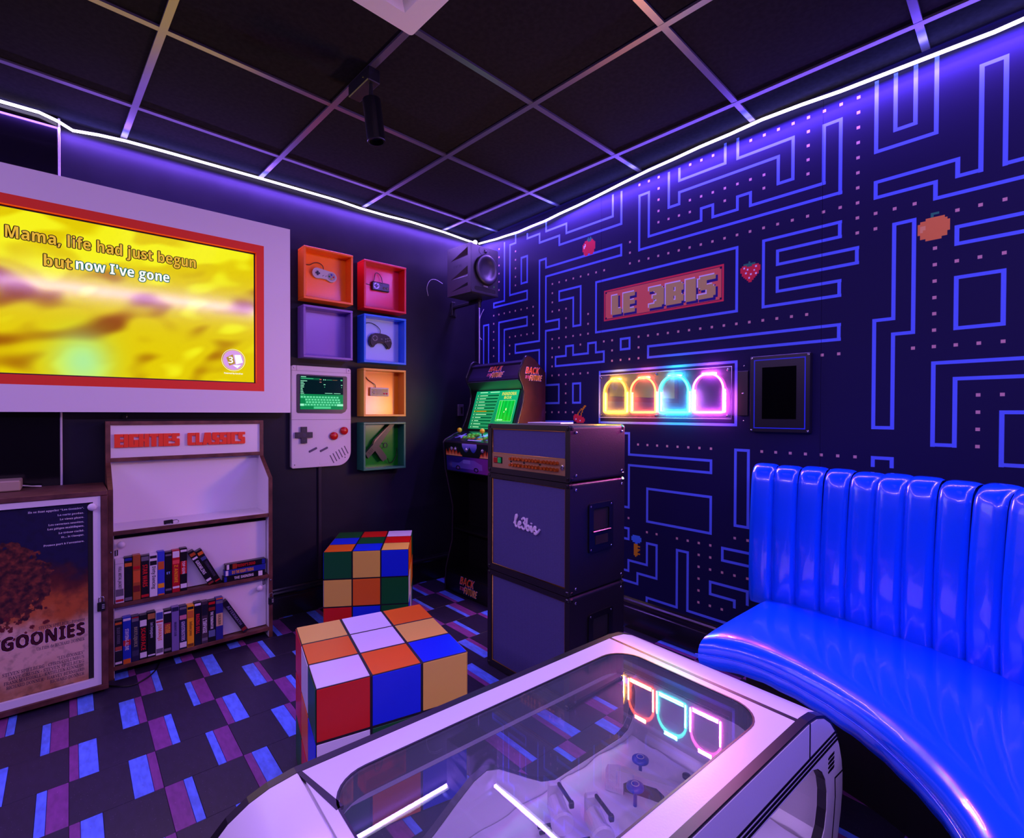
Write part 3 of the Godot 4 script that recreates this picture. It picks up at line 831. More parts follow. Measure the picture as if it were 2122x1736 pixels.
func build_toys(tx: Transform3D):
	var w := mat("toy_white", Color(0.86, 0.84, 0.86), 0.4)
	var dk := mat("toy_dark", Color(0.10, 0.09, 0.14), 0.4)
	var bl := mat("toy_blue", Color(0.05, 0.20, 0.75), 0.35)
	var side := Transform3D(Basis(Vector3(0, 0, 1), PI / 2), Vector3.ZERO)
	var labels := ["small white toy gun turret on the snow, the one farther from the toy wall", "white toy gun turret standing between its twin and the toy wall on the snow"]
	for k in 2:
		var at: Vector3 = tx * Vector3([0.135, 0.225][k], 0.115, [0.345, 0.300][k])
		var o := thing("toy_turret", labels[k], "toy", at, -0.55, "white toy turrets inside the showcase table")
		var s := st_new(); lathe(s, [Vector2(0, -0.045), Vector2(0.026, -0.045), Vector2(0.030, -0.040), Vector2(0.030, -0.032), Vector2(0.024, -0.030), Vector2(0.024, 0.030), Vector2(0.021, 0.036), Vector2(0, 0.036)], side.translated(Vector3(0, 0.034, 0)), 20, true)
		obj("barrel_body", s, w, o)
		s = st_new(); box(s, Vector3(-0.045, 0.042, 0), Vector3(0.018, 0.075, 0.036), 0.004); box(s, Vector3(-0.056, 0.03, -0.02), Vector3(0.012, 0.05, 0.012), 0.002)
		obj("side_block", s, w, o)
		s = st_new(); tube(s, [Vector3(-0.04, 0.076, -0.01), Vector3(0.03, 0.080, -0.022)], 0.005, 8); box(s, Vector3(0.034, 0.076, -0.023), Vector3(0.012, 0.016, 0.012), 0.002)
		obj("gun", s, dk, o)
		s = st_new(); tube(s, [Vector3(0.02, 0.02, 0.026), Vector3(0.004, 0.004, 0.055)], 0.0045, 6); tube(s, [Vector3(0.034, 0.02, 0.026), Vector3(0.022, 0.004, 0.055)], 0.0045, 6)
		obj("strut", s, dk, o)
	var o2 := thing("toy_gateway", "white textured toy wall with an arched dark gateway on the snow", "toy", tx * Vector3(0.215, 0.112, 0.095), 0.42)
	var s2 := st_new()
	var arch := PackedVector2Array([Vector2(-0.055, -0.003), Vector2(-0.055, 0.030), Vector2(-0.035, 0.044), Vector2(0.035, 0.044), Vector2(0.055, 0.030), Vector2(0.055, -0.003), Vector2(0.105, -0.003), Vector2(0.105, 0.055), Vector2(0.075, 0.062), Vector2(-0.075, 0.062), Vector2(-0.105, 0.055), Vector2(-0.105, -0.003)])
	prism(s2, arch, -0.012, 0.012)
	obj("wall", s2, w, o2)
	obj("gate", bx(Vector3(0, 0.020, -0.004), Vector3(0.108, 0.044, 0.006)), dk, o2)
	s2 = st_new()
	for i in 7:
		for j in 3:
			for sg in [-1, 1]:
				box(s2, Vector3(sg * (0.064 + 0.006 * i), 0.008 + 0.017 * j, 0.0125), Vector3(0.004, 0.008, 0.002))
	obj("wall_studs", s2, w, o2)
	var dl := ["small round blue toy disc on the snow behind the white toy wall", "small round blue toy disc in front of the dark toy gateway"]
	for k in 2:
		var o := thing("toy_disc", dl[k], "toy", tx * Vector3([0.158, 0.215][k], 0.112, [0.035, 0.135][k]), 0.0, "blue toy discs inside the showcase table")
		var s := st_new(); lathe(s, [Vector2(0, -0.004), Vector2(0.005, -0.004), Vector2(0.005, 0.040), Vector2(0.016, 0.042), Vector2(0.024, 0.046), Vector2(0.024, 0.051), Vector2(0.014, 0.057), Vector2(0, 0.059)], Transform3D.IDENTITY, 20)
		obj("disc", s, bl, o)
		s = st_new(); tube(s, circle3(Vector3(0, 0.0575, 0), 0.010, 16), 0.0012, 5, true)
		obj("ring", s, w, o)
	var o3 := thing("toy_cannon", "small dark grey toy cannon on the snow beside the toy wall", "toy", tx * Vector3(0.29, 0.112, 0.03), 0.5)
	obj("base", bx(Vector3(0, 0.012, 0), Vector3(0.034, 0.030, 0.030), 0.003), dk, o3)
	var s3 := st_new(); tube(s3, [Vector3(0, 0.028, 0), Vector3(0.012, 0.062, -0.012)], 0.0055, 8)
	obj("barrel", s3, w, o3)
	s3 = st_new(); lathe(s3, [Vector2(0, 0), Vector2(0.011, 0.003), Vector2(0.011, 0.010), Vector2(0, 0.012)], Transform3D(Basis.IDENTITY, Vector3(0.012, 0.060, -0.012)), 14)
	obj("muzzle", s3, dk, o3)

func circle3(c: Vector3, r: float, n: int) -> Array:
	var p := []
	for i in n:
		var a := TAU * i / n
		p.append(c + Vector3(r * cos(a), 0, r * sin(a)))
	return p

# ---------- left wall ----------
func build_screen_wall():
	# local x runs along the wall to the right, local z out of the wall
	var z0 := 2.14
	var t := thing("screen_cabinet", "wide white wall cabinet framing a karaoke screen showing yellow song words", "screen", Vector3(0, 1.171, z0), PI / 2)
	var white := mat("cabinet_white", Color(0.86, 0.84, 0.87), 0.5)
	var red := mat("orange_red_frame", Color(0.92, 0.20, 0.01), 0.6)
	var hw := 0.762; var H := 1.022
	var s := st_new(); prism_hole(s, rect(-hw, 0, hw, H), rect(-0.626, 0.115, 0.626, 0.899), 0.001, 0.10)
	obj("surround", s, white, t)
	obj("back", bx(Vector3(0, 0.51, 0.02), Vector3(1.26, 0.80, 0.03)), mat("screen_case", Color(0.03, 0.03, 0.04), 0.5), t)
	s = st_new()
	var o := [Vector3(-0.626, 0.115, 0.1), Vector3(0.626, 0.115, 0.1), Vector3(0.626, 0.899, 0.1), Vector3(-0.626, 0.899, 0.1)]
	var i := [Vector3(-0.588, 0.157, 0.1), Vector3(0.588, 0.157, 0.1), Vector3(0.588, 0.857, 0.1), Vector3(-0.588, 0.857, 0.1)]
	for k in 4:
		var n := (k + 1) % 4
		face(s, [o[k], o[n], i[n], i[k]], Vector3(0, 0, 1))
		face(s, [i[k], i[n], i[n] - Vector3(0, 0, 0.028), i[k] - Vector3(0, 0, 0.028)], Vector3(0, 0.51, 0.09) - (i[k] + i[n]) / 2)
	obj("inner_frame", s, red, t)
	s = st_new(); prism_hole(s, rect(-0.592, 0.153, 0.592, 0.861), rect(-0.582, 0.163, 0.582, 0.851), 0.066, 0.074)
	obj("bezel", s, mat("screen_case", Color.BLACK), t)
	var im := Image.create(384, 228, false, Image.FORMAT_RGB8)
	var f := FastNoiseLite.new(); f.seed = 77; f.frequency = 0.012; f.fractal_octaves = 2
	for y in 228:
		for x in 384:
			var a := 0.5 + 0.62 * f.get_noise_2d(x * 0.6 - y * 0.45, y * 1.25 + x * 0.5)
			a += 0.16 - 0.35 * exp(-pow((y - 150.0 - (x - 200.0) * 0.35) / 26.0, 2.0)) * clampf((300.0 - x) / 120.0, 0.0, 1.0)
			a += 0.35 * exp(-pow((y - 30.0) / 30.0, 2.0))
			a = clampf(a, 0.0, 1.0)
			var c := Color(0.58, 0.28, 0.0).lerp(Color(0.90, 0.80, 0.0), smoothstep(0.08, 0.62, a)).lerp(Color(0.97, 0.95, 0.10), smoothstep(0.75, 1.0, a))
			c = c.lerp(Color(0.70, 0.94, 0.60), exp(-(pow((x - 152.0) / 34.0, 2.0) + pow((y - 205.0) / 42.0, 2.0))))
			im.set_pixel(x, y, c)
	obj("screen", sheet(1.176, 0.700, 0.004, Vector3(0, 0.507, 0.070)), picture(im, 0.10, 1.0), t)
	var orange := glow("lyric_sung", Color(0.93, 0.72, 0.10), 0.9)
	var ink := glow("lyric_outline", Color(0.22, 0.10, 0.0), 0.5)
	var lit := glow("lyric_white", Color(1, 1, 1), 1.0)
	var teal := glow("lyric_teal", Color(0.0, 0.42, 0.36), 0.8)
	var zz := 0.0726
	lyric(t, "Mama, life had just begun", -(2.505 - z0), -(1.826 - z0), 0.745, 0.070, zz, orange, ink)
	lyric(t, "but", -(2.388 - z0), -(2.297 - z0), 0.655, 0.052, zz, orange, ink)
	lyric(t, "now I've gone", -(2.283 - z0), -(1.937 - z0), 0.651, 0.062, zz, lit, teal)
	# round badge in the lower right of the screen
	var bx0 := -(1.657 - z0); var by := 1.447 - 1.171
	var disc := glow("badge_pink", Color(0.86, 0.62, 0.92), 0.95)
	s = st_new(); prism(s, circle(Vector2(bx0, by), 0.050, 28, 0.052), zz, zz + 0.0006)
	obj("badge", s, disc, t)
	s = st_new(); tube(s, ring_xy(Vector3(bx0, by, zz + 0.0006), 0.055, 0.057, 30), 0.0009, 5, true)
	obj("badge_ring", s, lit, t)
	s = st_new()
	prism(s, PackedVector2Array([Vector2(bx0 + 0.004, by + 0.028), Vector2(bx0 + 0.034, by + 0.030), Vector2(bx0 + 0.045, by - 0.010), Vector2(bx0 + 0.012, by - 0.022)]), zz + 0.0006, zz + 0.0010)
	prism(s, PackedVector2Array([Vector2(bx0 - 0.004, by - 0.026), Vector2(bx0 + 0.036, by - 0.024), Vector2(bx0 + 0.018, by - 0.042)]), zz + 0.0006, zz + 0.0010)
	obj("badge_cards", s, lit, t)
	s = st_new(); prism(s, PackedVector2Array([Vector2(bx0 - 0.034, by + 0.012), Vector2(bx0 - 0.004, by + 0.030), Vector2(bx0 + 0.008, by - 0.018), Vector2(bx0 - 0.020, by - 0.030)]), zz + 0.0010, zz + 0.0014)
	obj("badge_card", s, glow("badge_gold", Color(0.78, 0.60, 0.08), 0.8), t)
	text(t, "badge_number", "3", lit, Vector3(bx0 - 0.013, by, zz + 0.0014), 0.022, 0.034)
	text(t, "badge_caption", "Powered By KaraFun", lit, Vector3(bx0, 1.376 - 1.171, zz), 0.088, 0.011)
	var l := AreaLight3D.new(); l.name = "screen_light"; l.area_size = Vector2(1.16, 0.68); l.area_normalize_energy = true
	l.position = Vector3(0, 0.507, 0.0765); l.rotation.y = PI; l.light_color = lin(0.95, 0.62, 0.05); l.light_energy = 0.3; l.shadow_enabled = true; l.area_range = 8.0
	t.add_child(l)

func ring_xy(c: Vector3, rx: float, ry: float, n: int) -> Array:
	var p := []
	for i in n: p.append(c + Vector3(rx * cos(TAU * i / n), ry * sin(TAU * i / n), 0))
	return p

func lyric(t: Node, words: String, x0: float, x1: float, y: float, h: float, z: float, m: Material, edge: Material):
	var c := Vector3((x0 + x1) / 2, y, z)
	var e := 0.0035
	for k in 8:
		var a := TAU * k / 8.0
		text(t, "lyric_outline", words, edge, c + Vector3(cos(a) * e, sin(a) * e, 0), x1 - x0, h, bold, 0.0002)
	text(t, "lyric", words, m, c + Vector3(0, 0, 0.0003), x1 - x0, h, bold, 0.0003)

func build_display_boxes():
	var rows := [
		["orange", 1.1575, 1.974, Color(0.98, 0.44, 0.04), Color(1.0, 0.52, 0.01), "orange shadow box with a pale grey gamepad, beside the big screen"],
		["red", 0.795, 1.969, Color(0.85, 0.08, 0.05), Color(0.90, 0.12, 0.28), "red shadow box with a pink back holding a dark rectangular gamepad"],
		["purple", 1.160, 1.639, Color(0.50, 0.36, 0.70), Color(0.55, 0.42, 0.78), "empty purple shadow box under the orange one"],
		["blue", 0.7955, 1.635, Color(0.10, 0.42, 0.92), Color(0.66, 0.74, 0.96), "blue shadow box with a pale back holding a curved black gamepad"],
		["yellow", 0.7975, 1.299, Color(0.86, 0.60, 0.20), Color(0.96, 0.60, 0.08), "tan shadow box with a yellow back holding a flat grey and red gamepad"],
		["green", 0.7985, 0.962, Color(0.14, 0.42, 0.32), Color(0.02, 0.50, 0.08), "green shadow box holding a toy light gun, lowest of its column"]]
	for r in rows:
		var t := thing("shadow_box", r[5], "shadow box", Vector3(0, r[2], r[1]), PI / 2, "coloured shadow boxes on the wall")
		var fm := mat("box_" + r[0], r[3], 0.4)
		var bm := mat("box_back_" + r[0], r[4], 0.22)
		var w := 0.146; var h := 0.150; var th := 0.013
		obj("back_panel", bx(Vector3(0, 0, 0.012), Vector3(2 * w - 0.02, 2 * h - 0.02, 0.012)), bm, t)
		var s := st_new(); box(s, Vector3(0, h - th / 2, 0.051), Vector3(2 * w, th, 0.10), 0.0015); obj("top_board", s, fm, t)
		s = st_new(); box(s, Vector3(0, -h + th / 2, 0.051), Vector3(2 * w, th, 0.10), 0.0015); obj("bottom_board", s, fm, t)
		for k in [-1, 1]:
			s = st_new(); box(s, Vector3(k * (w - th / 2), 0, 0.0505), Vector3(th, 2 * h - 2 * th, 0.099), 0.0015); obj("side_board", s, fm, t)
	build_pads()

func cable(o: Node, pts: Array, r := 0.0022):
	var c := []
	for i in pts.size() - 1:
		var a: Vector3 = pts[maxi(i - 1, 0)]; var d: Vector3 = pts[mini(i + 2, pts.size() - 1)]
		for k in 6: c.append((pts[i] as Vector3).cubic_interpolate(pts[i + 1], a, d, k / 6.0))
	c.append(pts[pts.size() - 1])
	var s := st_new(); tube(s, c, r, 7)
	obj("cable", s, mat("cable_black", Color(0.03, 0.03, 0.035), 0.4), o)

func plus(s: SurfaceTool, c: Vector3, a: float, w: float, d: float):
	var p := PackedVector2Array()
	for q in [[w, w], [w, a], [-w, a], [-w, w], [-a, w], [-a, -w], [-w, -w], [-w, -a], [w, -a], [w, -w], [a, -w], [a, w]]: p.append(Vector2(c.x + q[0], c.y + q[1]))
	prism(s, p, c.z, c.z + d)

func dome(s: SurfaceTool, c: Vector3, r: float, d: float):
	lathe(s, [Vector2(r, 0), Vector2(r, d * 0.5), Vector2(r * 0.8, d * 0.9), Vector2(0, d)], Transform3D(Basis(Vector3(1, 0, 0), Vector3(0, 0, 1), Vector3(0, -1, 0)), c), 16)

func build_pads():
	var grey := mat("pad_grey", Color(0.72, 0.71, 0.72), 0.4); var dk := mat("pad_dark", Color(0.09, 0.09, 0.10), 0.3)
	var mid := mat("pad_mid", Color(0.42, 0.41, 0.44), 0.4); var redm := mat("pad_red", Color(0.80, 0.08, 0.06), 0.35)
	var Z := 0.0185
	# pale dogbone gamepad
	var o := thing("gamepad", "pale grey dog bone gamepad with four coloured buttons in the orange box", "gamepad", Vector3(Z, 1.993, 1.160), PI / 2, "game controllers in the shadow boxes")
	var p := PackedVector2Array()
	for i in 17: p.append(Vector2(-0.042, 0.002) + Vector2(cos(PI * 0.42 + PI * 1.22 * i / 16), sin(PI * 0.42 + PI * 1.22 * i / 16)) * 0.031)
	p.append(Vector2(-0.012, -0.024)); p.append(Vector2(0.012, -0.024))
	for i in 17: p.append(Vector2(0.042, -0.003) + Vector2(cos(-PI * 0.64 + PI * 1.22 * i / 16), sin(-PI * 0.64 + PI * 1.22 * i / 16)) * 0.031)
	var tilt := Transform3D(Basis(Vector3(0, 0, 1), -0.06), Vector3.ZERO)
	var s := st_new(); prism(s, p, 0.0, 0.018, tilt); obj("body", s, grey, o)
	s = st_new(); plus(s, Vector3(-0.042, 0.004, 0.018), 0.013, 0.0045, 0.004); obj("direction_pad", s, dk, o)
	s = st_new(); prism(s, circle(Vector2(0.041, -0.005), 0.024, 24), 0.0175, 0.0188); obj("button_plate", s, mat("pad_plate", Color(0.55, 0.55, 0.60), 0.4), o)
	for k in 4:
		s = st_new(); dome(s, Vector3(0.041, -0.005, 0.018) + Vector3([0.013, 0, -0.013, 0][k], [0, 0.012, 0, -0.012][k], 0), 0.0052, 0.005)
		obj("button", s, mat("pad_btn%d" % k, [Color(0.8, 0.1, 0.1), Color(0.1, 0.2, 0.8), Color(0.1, 0.5, 0.25), Color(0.9, 0.7, 0.1)][k], 0.35), o)
	for k in 2: obj("small_button", bx(Vector3(-0.009 + 0.017 * k, -0.006, 0.0185), Vector3(0.011, 0.0035, 0.003), 0.001, Basis(Vector3(0, 0, 1), 0.6)), mid, o)
	cable(o, [Vector3(-0.005, 0.024, 0.008), Vector3(-0.008, 0.050, 0.012), Vector3(-0.03, 0.066, 0.010), Vector3(-0.06, 0.062, 0.008), Vector3(-0.085, 0.046, 0.006), Vector3(-0.115, 0.046, 0.006)])
	# dark rectangular pad
	o = thing("gamepad", "dark rectangular gamepad with two round buttons in the red box", "gamepad", Vector3(Z, 1.983, 0.797), PI / 2, "game controllers in the shadow boxes")
	s = st_new(); box(s, Vector3(0, 0, 0.010), Vector3(0.122, 0.056, 0.020), 0.005); obj("body", s, dk, o)
	s = st_new(); prism(s, circle(Vector2(-0.032, 0.002), 0.019, 24), 0.020, 0.0215); obj("pad_plate", s, mat("pad_silver", Color(0.5, 0.5, 0.55), 0.25, 0.7), o)
	s = st_new(); plus(s, Vector3(-0.032, 0.002, 0.0215), 0.013, 0.0045, 0.004); obj("direction_pad", s, dk, o)
	for k in 2:
		s = st_new(); dome(s, Vector3(0.020 + 0.024 * k, -0.006, 0.020), 0.0085, 0.005); obj("button", s, mid, o)
	for k in 2:
		s = st_new(); box(s, Vector3(-0.004, 0.014 - 0.012 * k, 0.0205), Vector3(0.012, 0.005, 0.002), 0.001); obj("small_button", s, mid, o)
	cable(o, [Vector3(0.015, 0.028, 0.010), Vector3(0.005, 0.060, 0.015), Vector3(-0.015, 0.085, 0.012), Vector3(-0.035, 0.080, 0.012), Vector3(-0.042, 0.045, 0.010), Vector3(-0.048, 0.010, -0.001), Vector3(-0.07, 0.004, 0.003), Vector3(-0.115, 0.012, 0.003)])
	# curved black pad
	o = thing("gamepad", "black curved gamepad with drooping grips in the blue box", "gamepad", Vector3(Z, 1.637, 0.798), PI / 2, "game controllers in the shadow boxes")
	p = PackedVector2Array()
	for q in [[-0.060, -0.046], [-0.048, -0.046], [-0.036, -0.030], [-0.020, -0.018], [0.0, -0.015], [0.020, -0.018], [0.036, -0.032], [0.048, -0.050], [0.062, -0.050], [0.074, -0.036], [0.080, -0.010], [0.074, 0.014], [0.060, 0.032], [0.038, 0.042], [0.0, 0.046], [-0.038, 0.045], [-0.060, 0.036], [-0.075, 0.018], [-0.080, -0.008], [-0.074, -0.034]]: p.append(Vector2(q[0], q[1]))
	s = st_new(); prism(s, p, 0.0, 0.016); prism(s, Geometry2D.offset_polygon(p, -0.006)[0], 0.016, 0.022); obj("body", s, dk, o)
	s = st_new(); prism(s, circle(Vector2(-0.042, 0.012), 0.019, 24), 0.022, 0.0245); obj("pad_plate", s, mid, o)
	s = st_new(); plus(s, Vector3(-0.042, 0.012, 0.0245), 0.013, 0.0045, 0.004); obj("direction_pad", s, dk, o)
	for k in 6:
		s = st_new(); dome(s, Vector3(0.030 + 0.015 * (k % 3), -0.004 + 0.016 * int(k / 3) + 0.004 * (k % 3), 0.022), 0.006, 0.005); obj("button", s, mid, o)
	obj("start_button", bx(Vector3(0.004, 0.010, 0.0225), Vector3(0.014, 0.005, 0.003), 0.001), mid, o)
	cable(o, [Vector3(0.0, 0.044, 0.008), Vector3(-0.002, 0.070, 0.012), Vector3(-0.03, 0.096, 0.010), Vector3(-0.07, 0.108, 0.008), Vector3(-0.11, 0.098, 0.005)])
	# flat grey pad
	o = thing("gamepad", "flat grey and black gamepad with red buttons in the tan box", "gamepad", Vector3(Z, 1.307, 0.805), PI / 2, "game controllers in the shadow boxes")
	s = st_new(); box(s, Vector3(0, 0, 0.009), Vector3(0.128, 0.054, 0.018), 0.002); obj("body", s, grey, o)
	obj("black_face", bx(Vector3(0.0, -0.002, 0.0185), Vector3(0.114, 0.042, 0.002)), dk, o)
	s = st_new(); plus(s, Vector3(-0.038, -0.004, 0.0195), 0.013, 0.0045, 0.003); obj("direction_pad", s, mid, o)
	for k in 4: obj("grey_bar", bx(Vector3(-0.002, 0.014 - 0.009 * k, 0.020), Vector3(0.036, 0.0055, 0.001)), mid, o)
	for k in 2:
		obj("button_plate", bx(Vector3(0.030 + 0.018 * k, -0.011, 0.020), Vector3(0.015, 0.015, 0.001)), grey, o)
		s = st_new(); dome(s, Vector3(0.030 + 0.018 * k, -0.011, 0.0205), 0.006, 0.004); obj("button", s, redm, o)
	text(o, "red_print", "COMPUTER", redm, Vector3(0.039, 0.008, 0.0197), 0.030, 0.006) if false else null
	cable(o, [Vector3(-0.025, 0.026, 0.008), Vector3(-0.030, 0.046, 0.010), Vector3(-0.052, 0.060, 0.008), Vector3(-0.078, 0.078, 0.006), Vector3(-0.10, 0.105, 0.005)])
	# light gun
	o = thing("light_gun", "dark grey toy light gun leaning diagonally in the green box", "toy gun", Vector3(Z, 0.962, 0.7985), PI / 2)
	var rot := Transform3D(Basis(Vector3(0, 0, 1), 0.79), Vector3(0.008, 0.050, 0.012))
	var gd := mat("gun_dark", Color(0.14, 0.135, 0.16), 0.38)
	s = st_new(); prism(s, PackedVector2Array([Vector2(-0.165, -0.016), Vector2(-0.06, -0.018), Vector2(0.02, -0.006), Vector2(0.118, 0.004), Vector2(0.122, 0.018), Vector2(0.10, 0.024), Vector2(-0.155, 0.020)]), 0.0, 0.028, rot); obj("body", s, gd, o)
	s = st_new(); prism(s, PackedVector2Array([Vector2(-0.08, 0.020), Vector2(0.112, 0.012), Vector2(0.112, 0.026), Vector2(-0.05, 0.032)]), 0.002, 0.026, rot); obj("barrel", s, mat("gun_tan", Color(0.55, 0.42, 0.34), 0.35), o)
	s = st_new(); prism(s, PackedVector2Array([Vector2(-0.045, -0.012), Vector2(-0.005, -0.010), Vector2(0.008, -0.095), Vector2(0.0, -0.112), Vector2(-0.030, -0.112), Vector2(-0.036, -0.09)]), 0.002, 0.027, Transform3D(Basis(Vector3(0, 0, 1), 0.50), Vector3(-0.022, 0.010, 0.012))); obj("grip", s, gd, o)
	s = st_new(); tube(s, ring_xy(Vector3(0.028, 0.000, 0.026), 0.014, 0.016, 14), 0.003, 6, true); obj("trigger_guard", s, gd, o)
	for k in 4: obj("rib", bx(rot * Vector3(-0.135 + 0.010 * k, 0.002, 0.0285), Vector3(0.004, 0.022, 0.002), 0.0, rot.basis), mat("pad_dark", Color.BLACK), o)
	cable(o, [Vector3(0.046, -0.088, 0.024), Vector3(0.060, -0.116, 0.02), Vector3(0.090, -0.110, 0.012), Vector3(0.118, -0.070, 0.006), Vector3(0.122, -0.02, 0.004)])

func build_handheld():
	var z0 := 1.173; var y0 := 0.849
	var t := thing("handheld_wall_panel", "pale giant handheld console wall panel with a green lit screen and two red buttons", "wall panel", Vector3(0, y0, z0), PI / 2)
	var pale := mat("handheld_pale", Color(0.78, 0.74, 0.80), 0.5)
	var dk := mat("handheld_dark", Color(0.16, 0.14, 0.22), 0.35)
	var X := func(z: float) -> float: return z0 - z
	var w := 0.1775; var h := 0.596
	var p := PackedVector2Array([Vector2(-w + 0.008, 0), Vector2(w - 0.085, 0)])
	for i in 11: p.append(Vector2(w - 0.085 + 0.085 * sin(PI / 2 * i / 10), 0.085 - 0.085 * cos(PI / 2 * i / 10)))
	for q in [[w, h - 0.012], [w - 0.004, h - 0.004], [w - 0.012, h], [-w + 0.012, h], [-w + 0.004, h - 0.004], [-w, h - 0.012], [-w, 0.008]]: p.append(Vector2(q[0], q[1]))
	var s := st_new(); prism(s, p, 0.001, 0.028); prism(s, Geometry2D.offset_polygon(p, -0.003)[0], 0.028, 0.030)
	obj("body", s, pale, t)
	var seam := mat("handheld_seam", Color(0.30, 0.27, 0.34), 0.6)
	obj("seam", bx(Vector3(0, 0.281, 0.0302), Vector3(2 * w, 0.0015, 0.0006)), seam, t)
	obj("seam", bx(Vector3(0, h - 0.030, 0.0302), Vector3(2 * w, 0.0012, 0.0006)), seam, t)
	for k in [-1, 1]: obj("seam", bx(Vector3(k * (w - 0.029), h - 0.015, 0.0302), Vector3(0.0018, 0.030, 0.0006)), seam, t)
	obj("switch_mark", bx(Vector3(-0.095, h - 0.016, 0.0303), Vector3(0.075, 0.013, 0.001), 0.0004), pale, t)
	obj("bottom_notch", bx(Vector3(0.012, 0.020, 0.0303), Vector3(0.055, 0.014, 0.001), 0.0004), pale, t)
	var bz := PackedVector2Array([Vector2(-0.149, 0.327), Vector2(-0.143, 0.320), Vector2(0.118, 0.318), Vector2(0.140, 0.328), Vector2(0.152, 0.348), Vector2(0.152, 0.540), Vector2(0.146, 0.546), Vector2(-0.143, 0.546), Vector2(-0.149, 0.540)])
	s = st_new(); prism(s, bz, 0.030, 0.0325); obj("bezel", s, dk, t)
	# screen with an on-screen keyboard
	var im := Image.create(256, 196, false, Image.FORMAT_RGB8); im.fill(Color(0.0, 0.10, 0.12))
	var g1 := Color(0.05, 0.52, 0.30); var g2 := Color(0.30, 0.80, 0.55); var g3 := Color(0.62, 0.98, 0.80)
	im.fill_rect(Rect2i(0, 10, 118, 12), Color(0.04, 0.36, 0.24)); im.fill_rect(Rect2i(4, 4, 30, 4), g3); im.fill_rect(Rect2i(6, 14, 70, 3), g2)
	im.fill_rect(Rect2i(112, 16, 12, 5), Color(0.8, 0.4, 0.4)); im.fill_rect(Rect2i(112, 32, 12, 4), Color(0.75, 0.45, 0.45))
	for k in 9: im.fill_rect(Rect2i(2, 28 + 9 * k, [38, 18, 24, 20, 20, 12, 14, 16, 20][k], 4), g3)
	im.fill_rect(Rect2i(134, 16, 5, 6), g3); im.fill_rect(Rect2i(144, 16, 5, 6), g3); im.fill_rect(Rect2i(152, 18, 36, 2), g2); im.fill_rect(Rect2i(190, 18, 30, 2), Color(0.7, 0.5, 0.3)); im.fill_rect(Rect2i(240, 14, 12, 8), g2)
	im.fill_rect(Rect2i(136, 46, 12, 4), g3); im.fill_rect(Rect2i(140, 60, 5, 4), g2); im.fill_rect(Rect2i(242, 46, 10, 4), g3); im.fill_rect(Rect2i(244, 60, 5, 4), g2)
	im.fill_rect(Rect2i(144, 98, 46, 3), g3); im.fill_rect(Rect2i(198, 98, 42, 3), g3)
	im.fill_rect(Rect2i(0, 106, 256, 90), g1)
	for k in 3: im.fill_rect(Rect2i(6 + 9 * k, 110, 3, 3), g3)
	for r in 4:
		var n: int = [13, 12, 12, 12][r]
		for k in n:
			var kx: float = [2, 28, 32, 24][r] + k * 17.6
			im.fill_rect(Rect2i(int(kx), 118 + 15 * r, 15, 12), g2)
			im.fill_rect(Rect2i(int(kx) + 5, 121 + 15 * r, 4, 5), g3)
	im.fill_rect(Rect2i(0, 163, 22, 13), g3); im.fill_rect(Rect2i(218, 163, 38, 13), g3); im.fill_rect(Rect2i(78, 179, 102, 13), g2)
	obj("screen", sheet(0.256, 0.196, 0.002, Vector3(-0.002, 0.440, 0.0336)), picture(im, 0.1, 1.0), t)
	s = st_new(); plus(s, Vector3(-0.110, 0.192, 0.030), 0.048, 0.0165, 0.014); obj("direction_pad", s, dk, t)
	s = st_new(); prism(s, circle(Vector2(-0.110, 0.192), 0.012, 16), 0.044, 0.0448); obj("pad_dimple", s, mat("handheld_mark", Color(0.22, 0.20, 0.30), 0.3), t)
	for k in 4:
		var a := PI / 2 * k; var d := Vector2(cos(a), sin(a)); var nn := Vector2(-d.y, d.x)
		var c := Vector2(-0.110, 0.192) + d * 0.032
		s = st_new(); prism(s, PackedVector2Array([c + d * 0.006, c - d * 0.004 + nn * 0.006, c - d * 0.004 - nn * 0.006]), 0.044, 0.0448); obj("pad_arrow", s, mat("handheld_mark", Color.BLACK), t)
	var redm := mat("handheld_red", Color(0.72, 0.04, 0.03), 0.35)
	var a0 := Vector2(0.068, 0.182); var a1 := Vector2(0.131, 0.212)
	s = st_new()
	var d2 := (a1 - a0).normalized(); var n2 := Vector2(-d2.y, d2.x)
	var cap := PackedVector2Array()
	for i in 11: cap.append(a1 + (n2 * cos(PI * i / 10.0) + d2 * sin(PI * i / 10.0)) * 0.029)
	for i in 11: cap.append(a0 + (-n2 * cos(PI * i / 10.0) - d2 * sin(PI * i / 10.0)) * 0.029)
	prism(s, cap, 0.030, 0.0306); obj("button_recess", s, mat("handheld_recess", Color(0.72, 0.68, 0.74), 0.5), t)
	for c in [a0, a1]:
		s = st_new(); lathe(s, [Vector2(0.0235, 0), Vector2(0.0235, 0.012), Vector2(0.021, 0.016), Vector2(0, 0.017)], Transform3D(Basis(Vector3(1, 0, 0), Vector3(0, 0, 1), Vector3(0, -1, 0)), Vector3(c.x, c.y, 0.030)), 24)
		obj("red_button", s, redm, t)
	var slot := mat("handheld_slot", Color(0.30, 0.25, 0.38), 0.5)
	for k in 2: obj("pill_button", bx(Vector3(-0.056 + 0.065 * k, 0.103, 0.032), Vector3(0.052, 0.012, 0.006), 0.003, Basis(Vector3(0, 0, 1), 0.45)), slot, t)
	for k in 6:
		obj("speaker_slot", bx(Vector3(0.058 + 0.0178 * k, 0.042 + 0.0105 * k, 0.0302), Vector3(0.0058, 0.054, 0.001), 0.0, Basis(Vector3(0, 0, 1), 0.47)), slot, t)
	var st := mat("steel", Color(0.7, 0.7, 0.72), 0.25, 1.0)
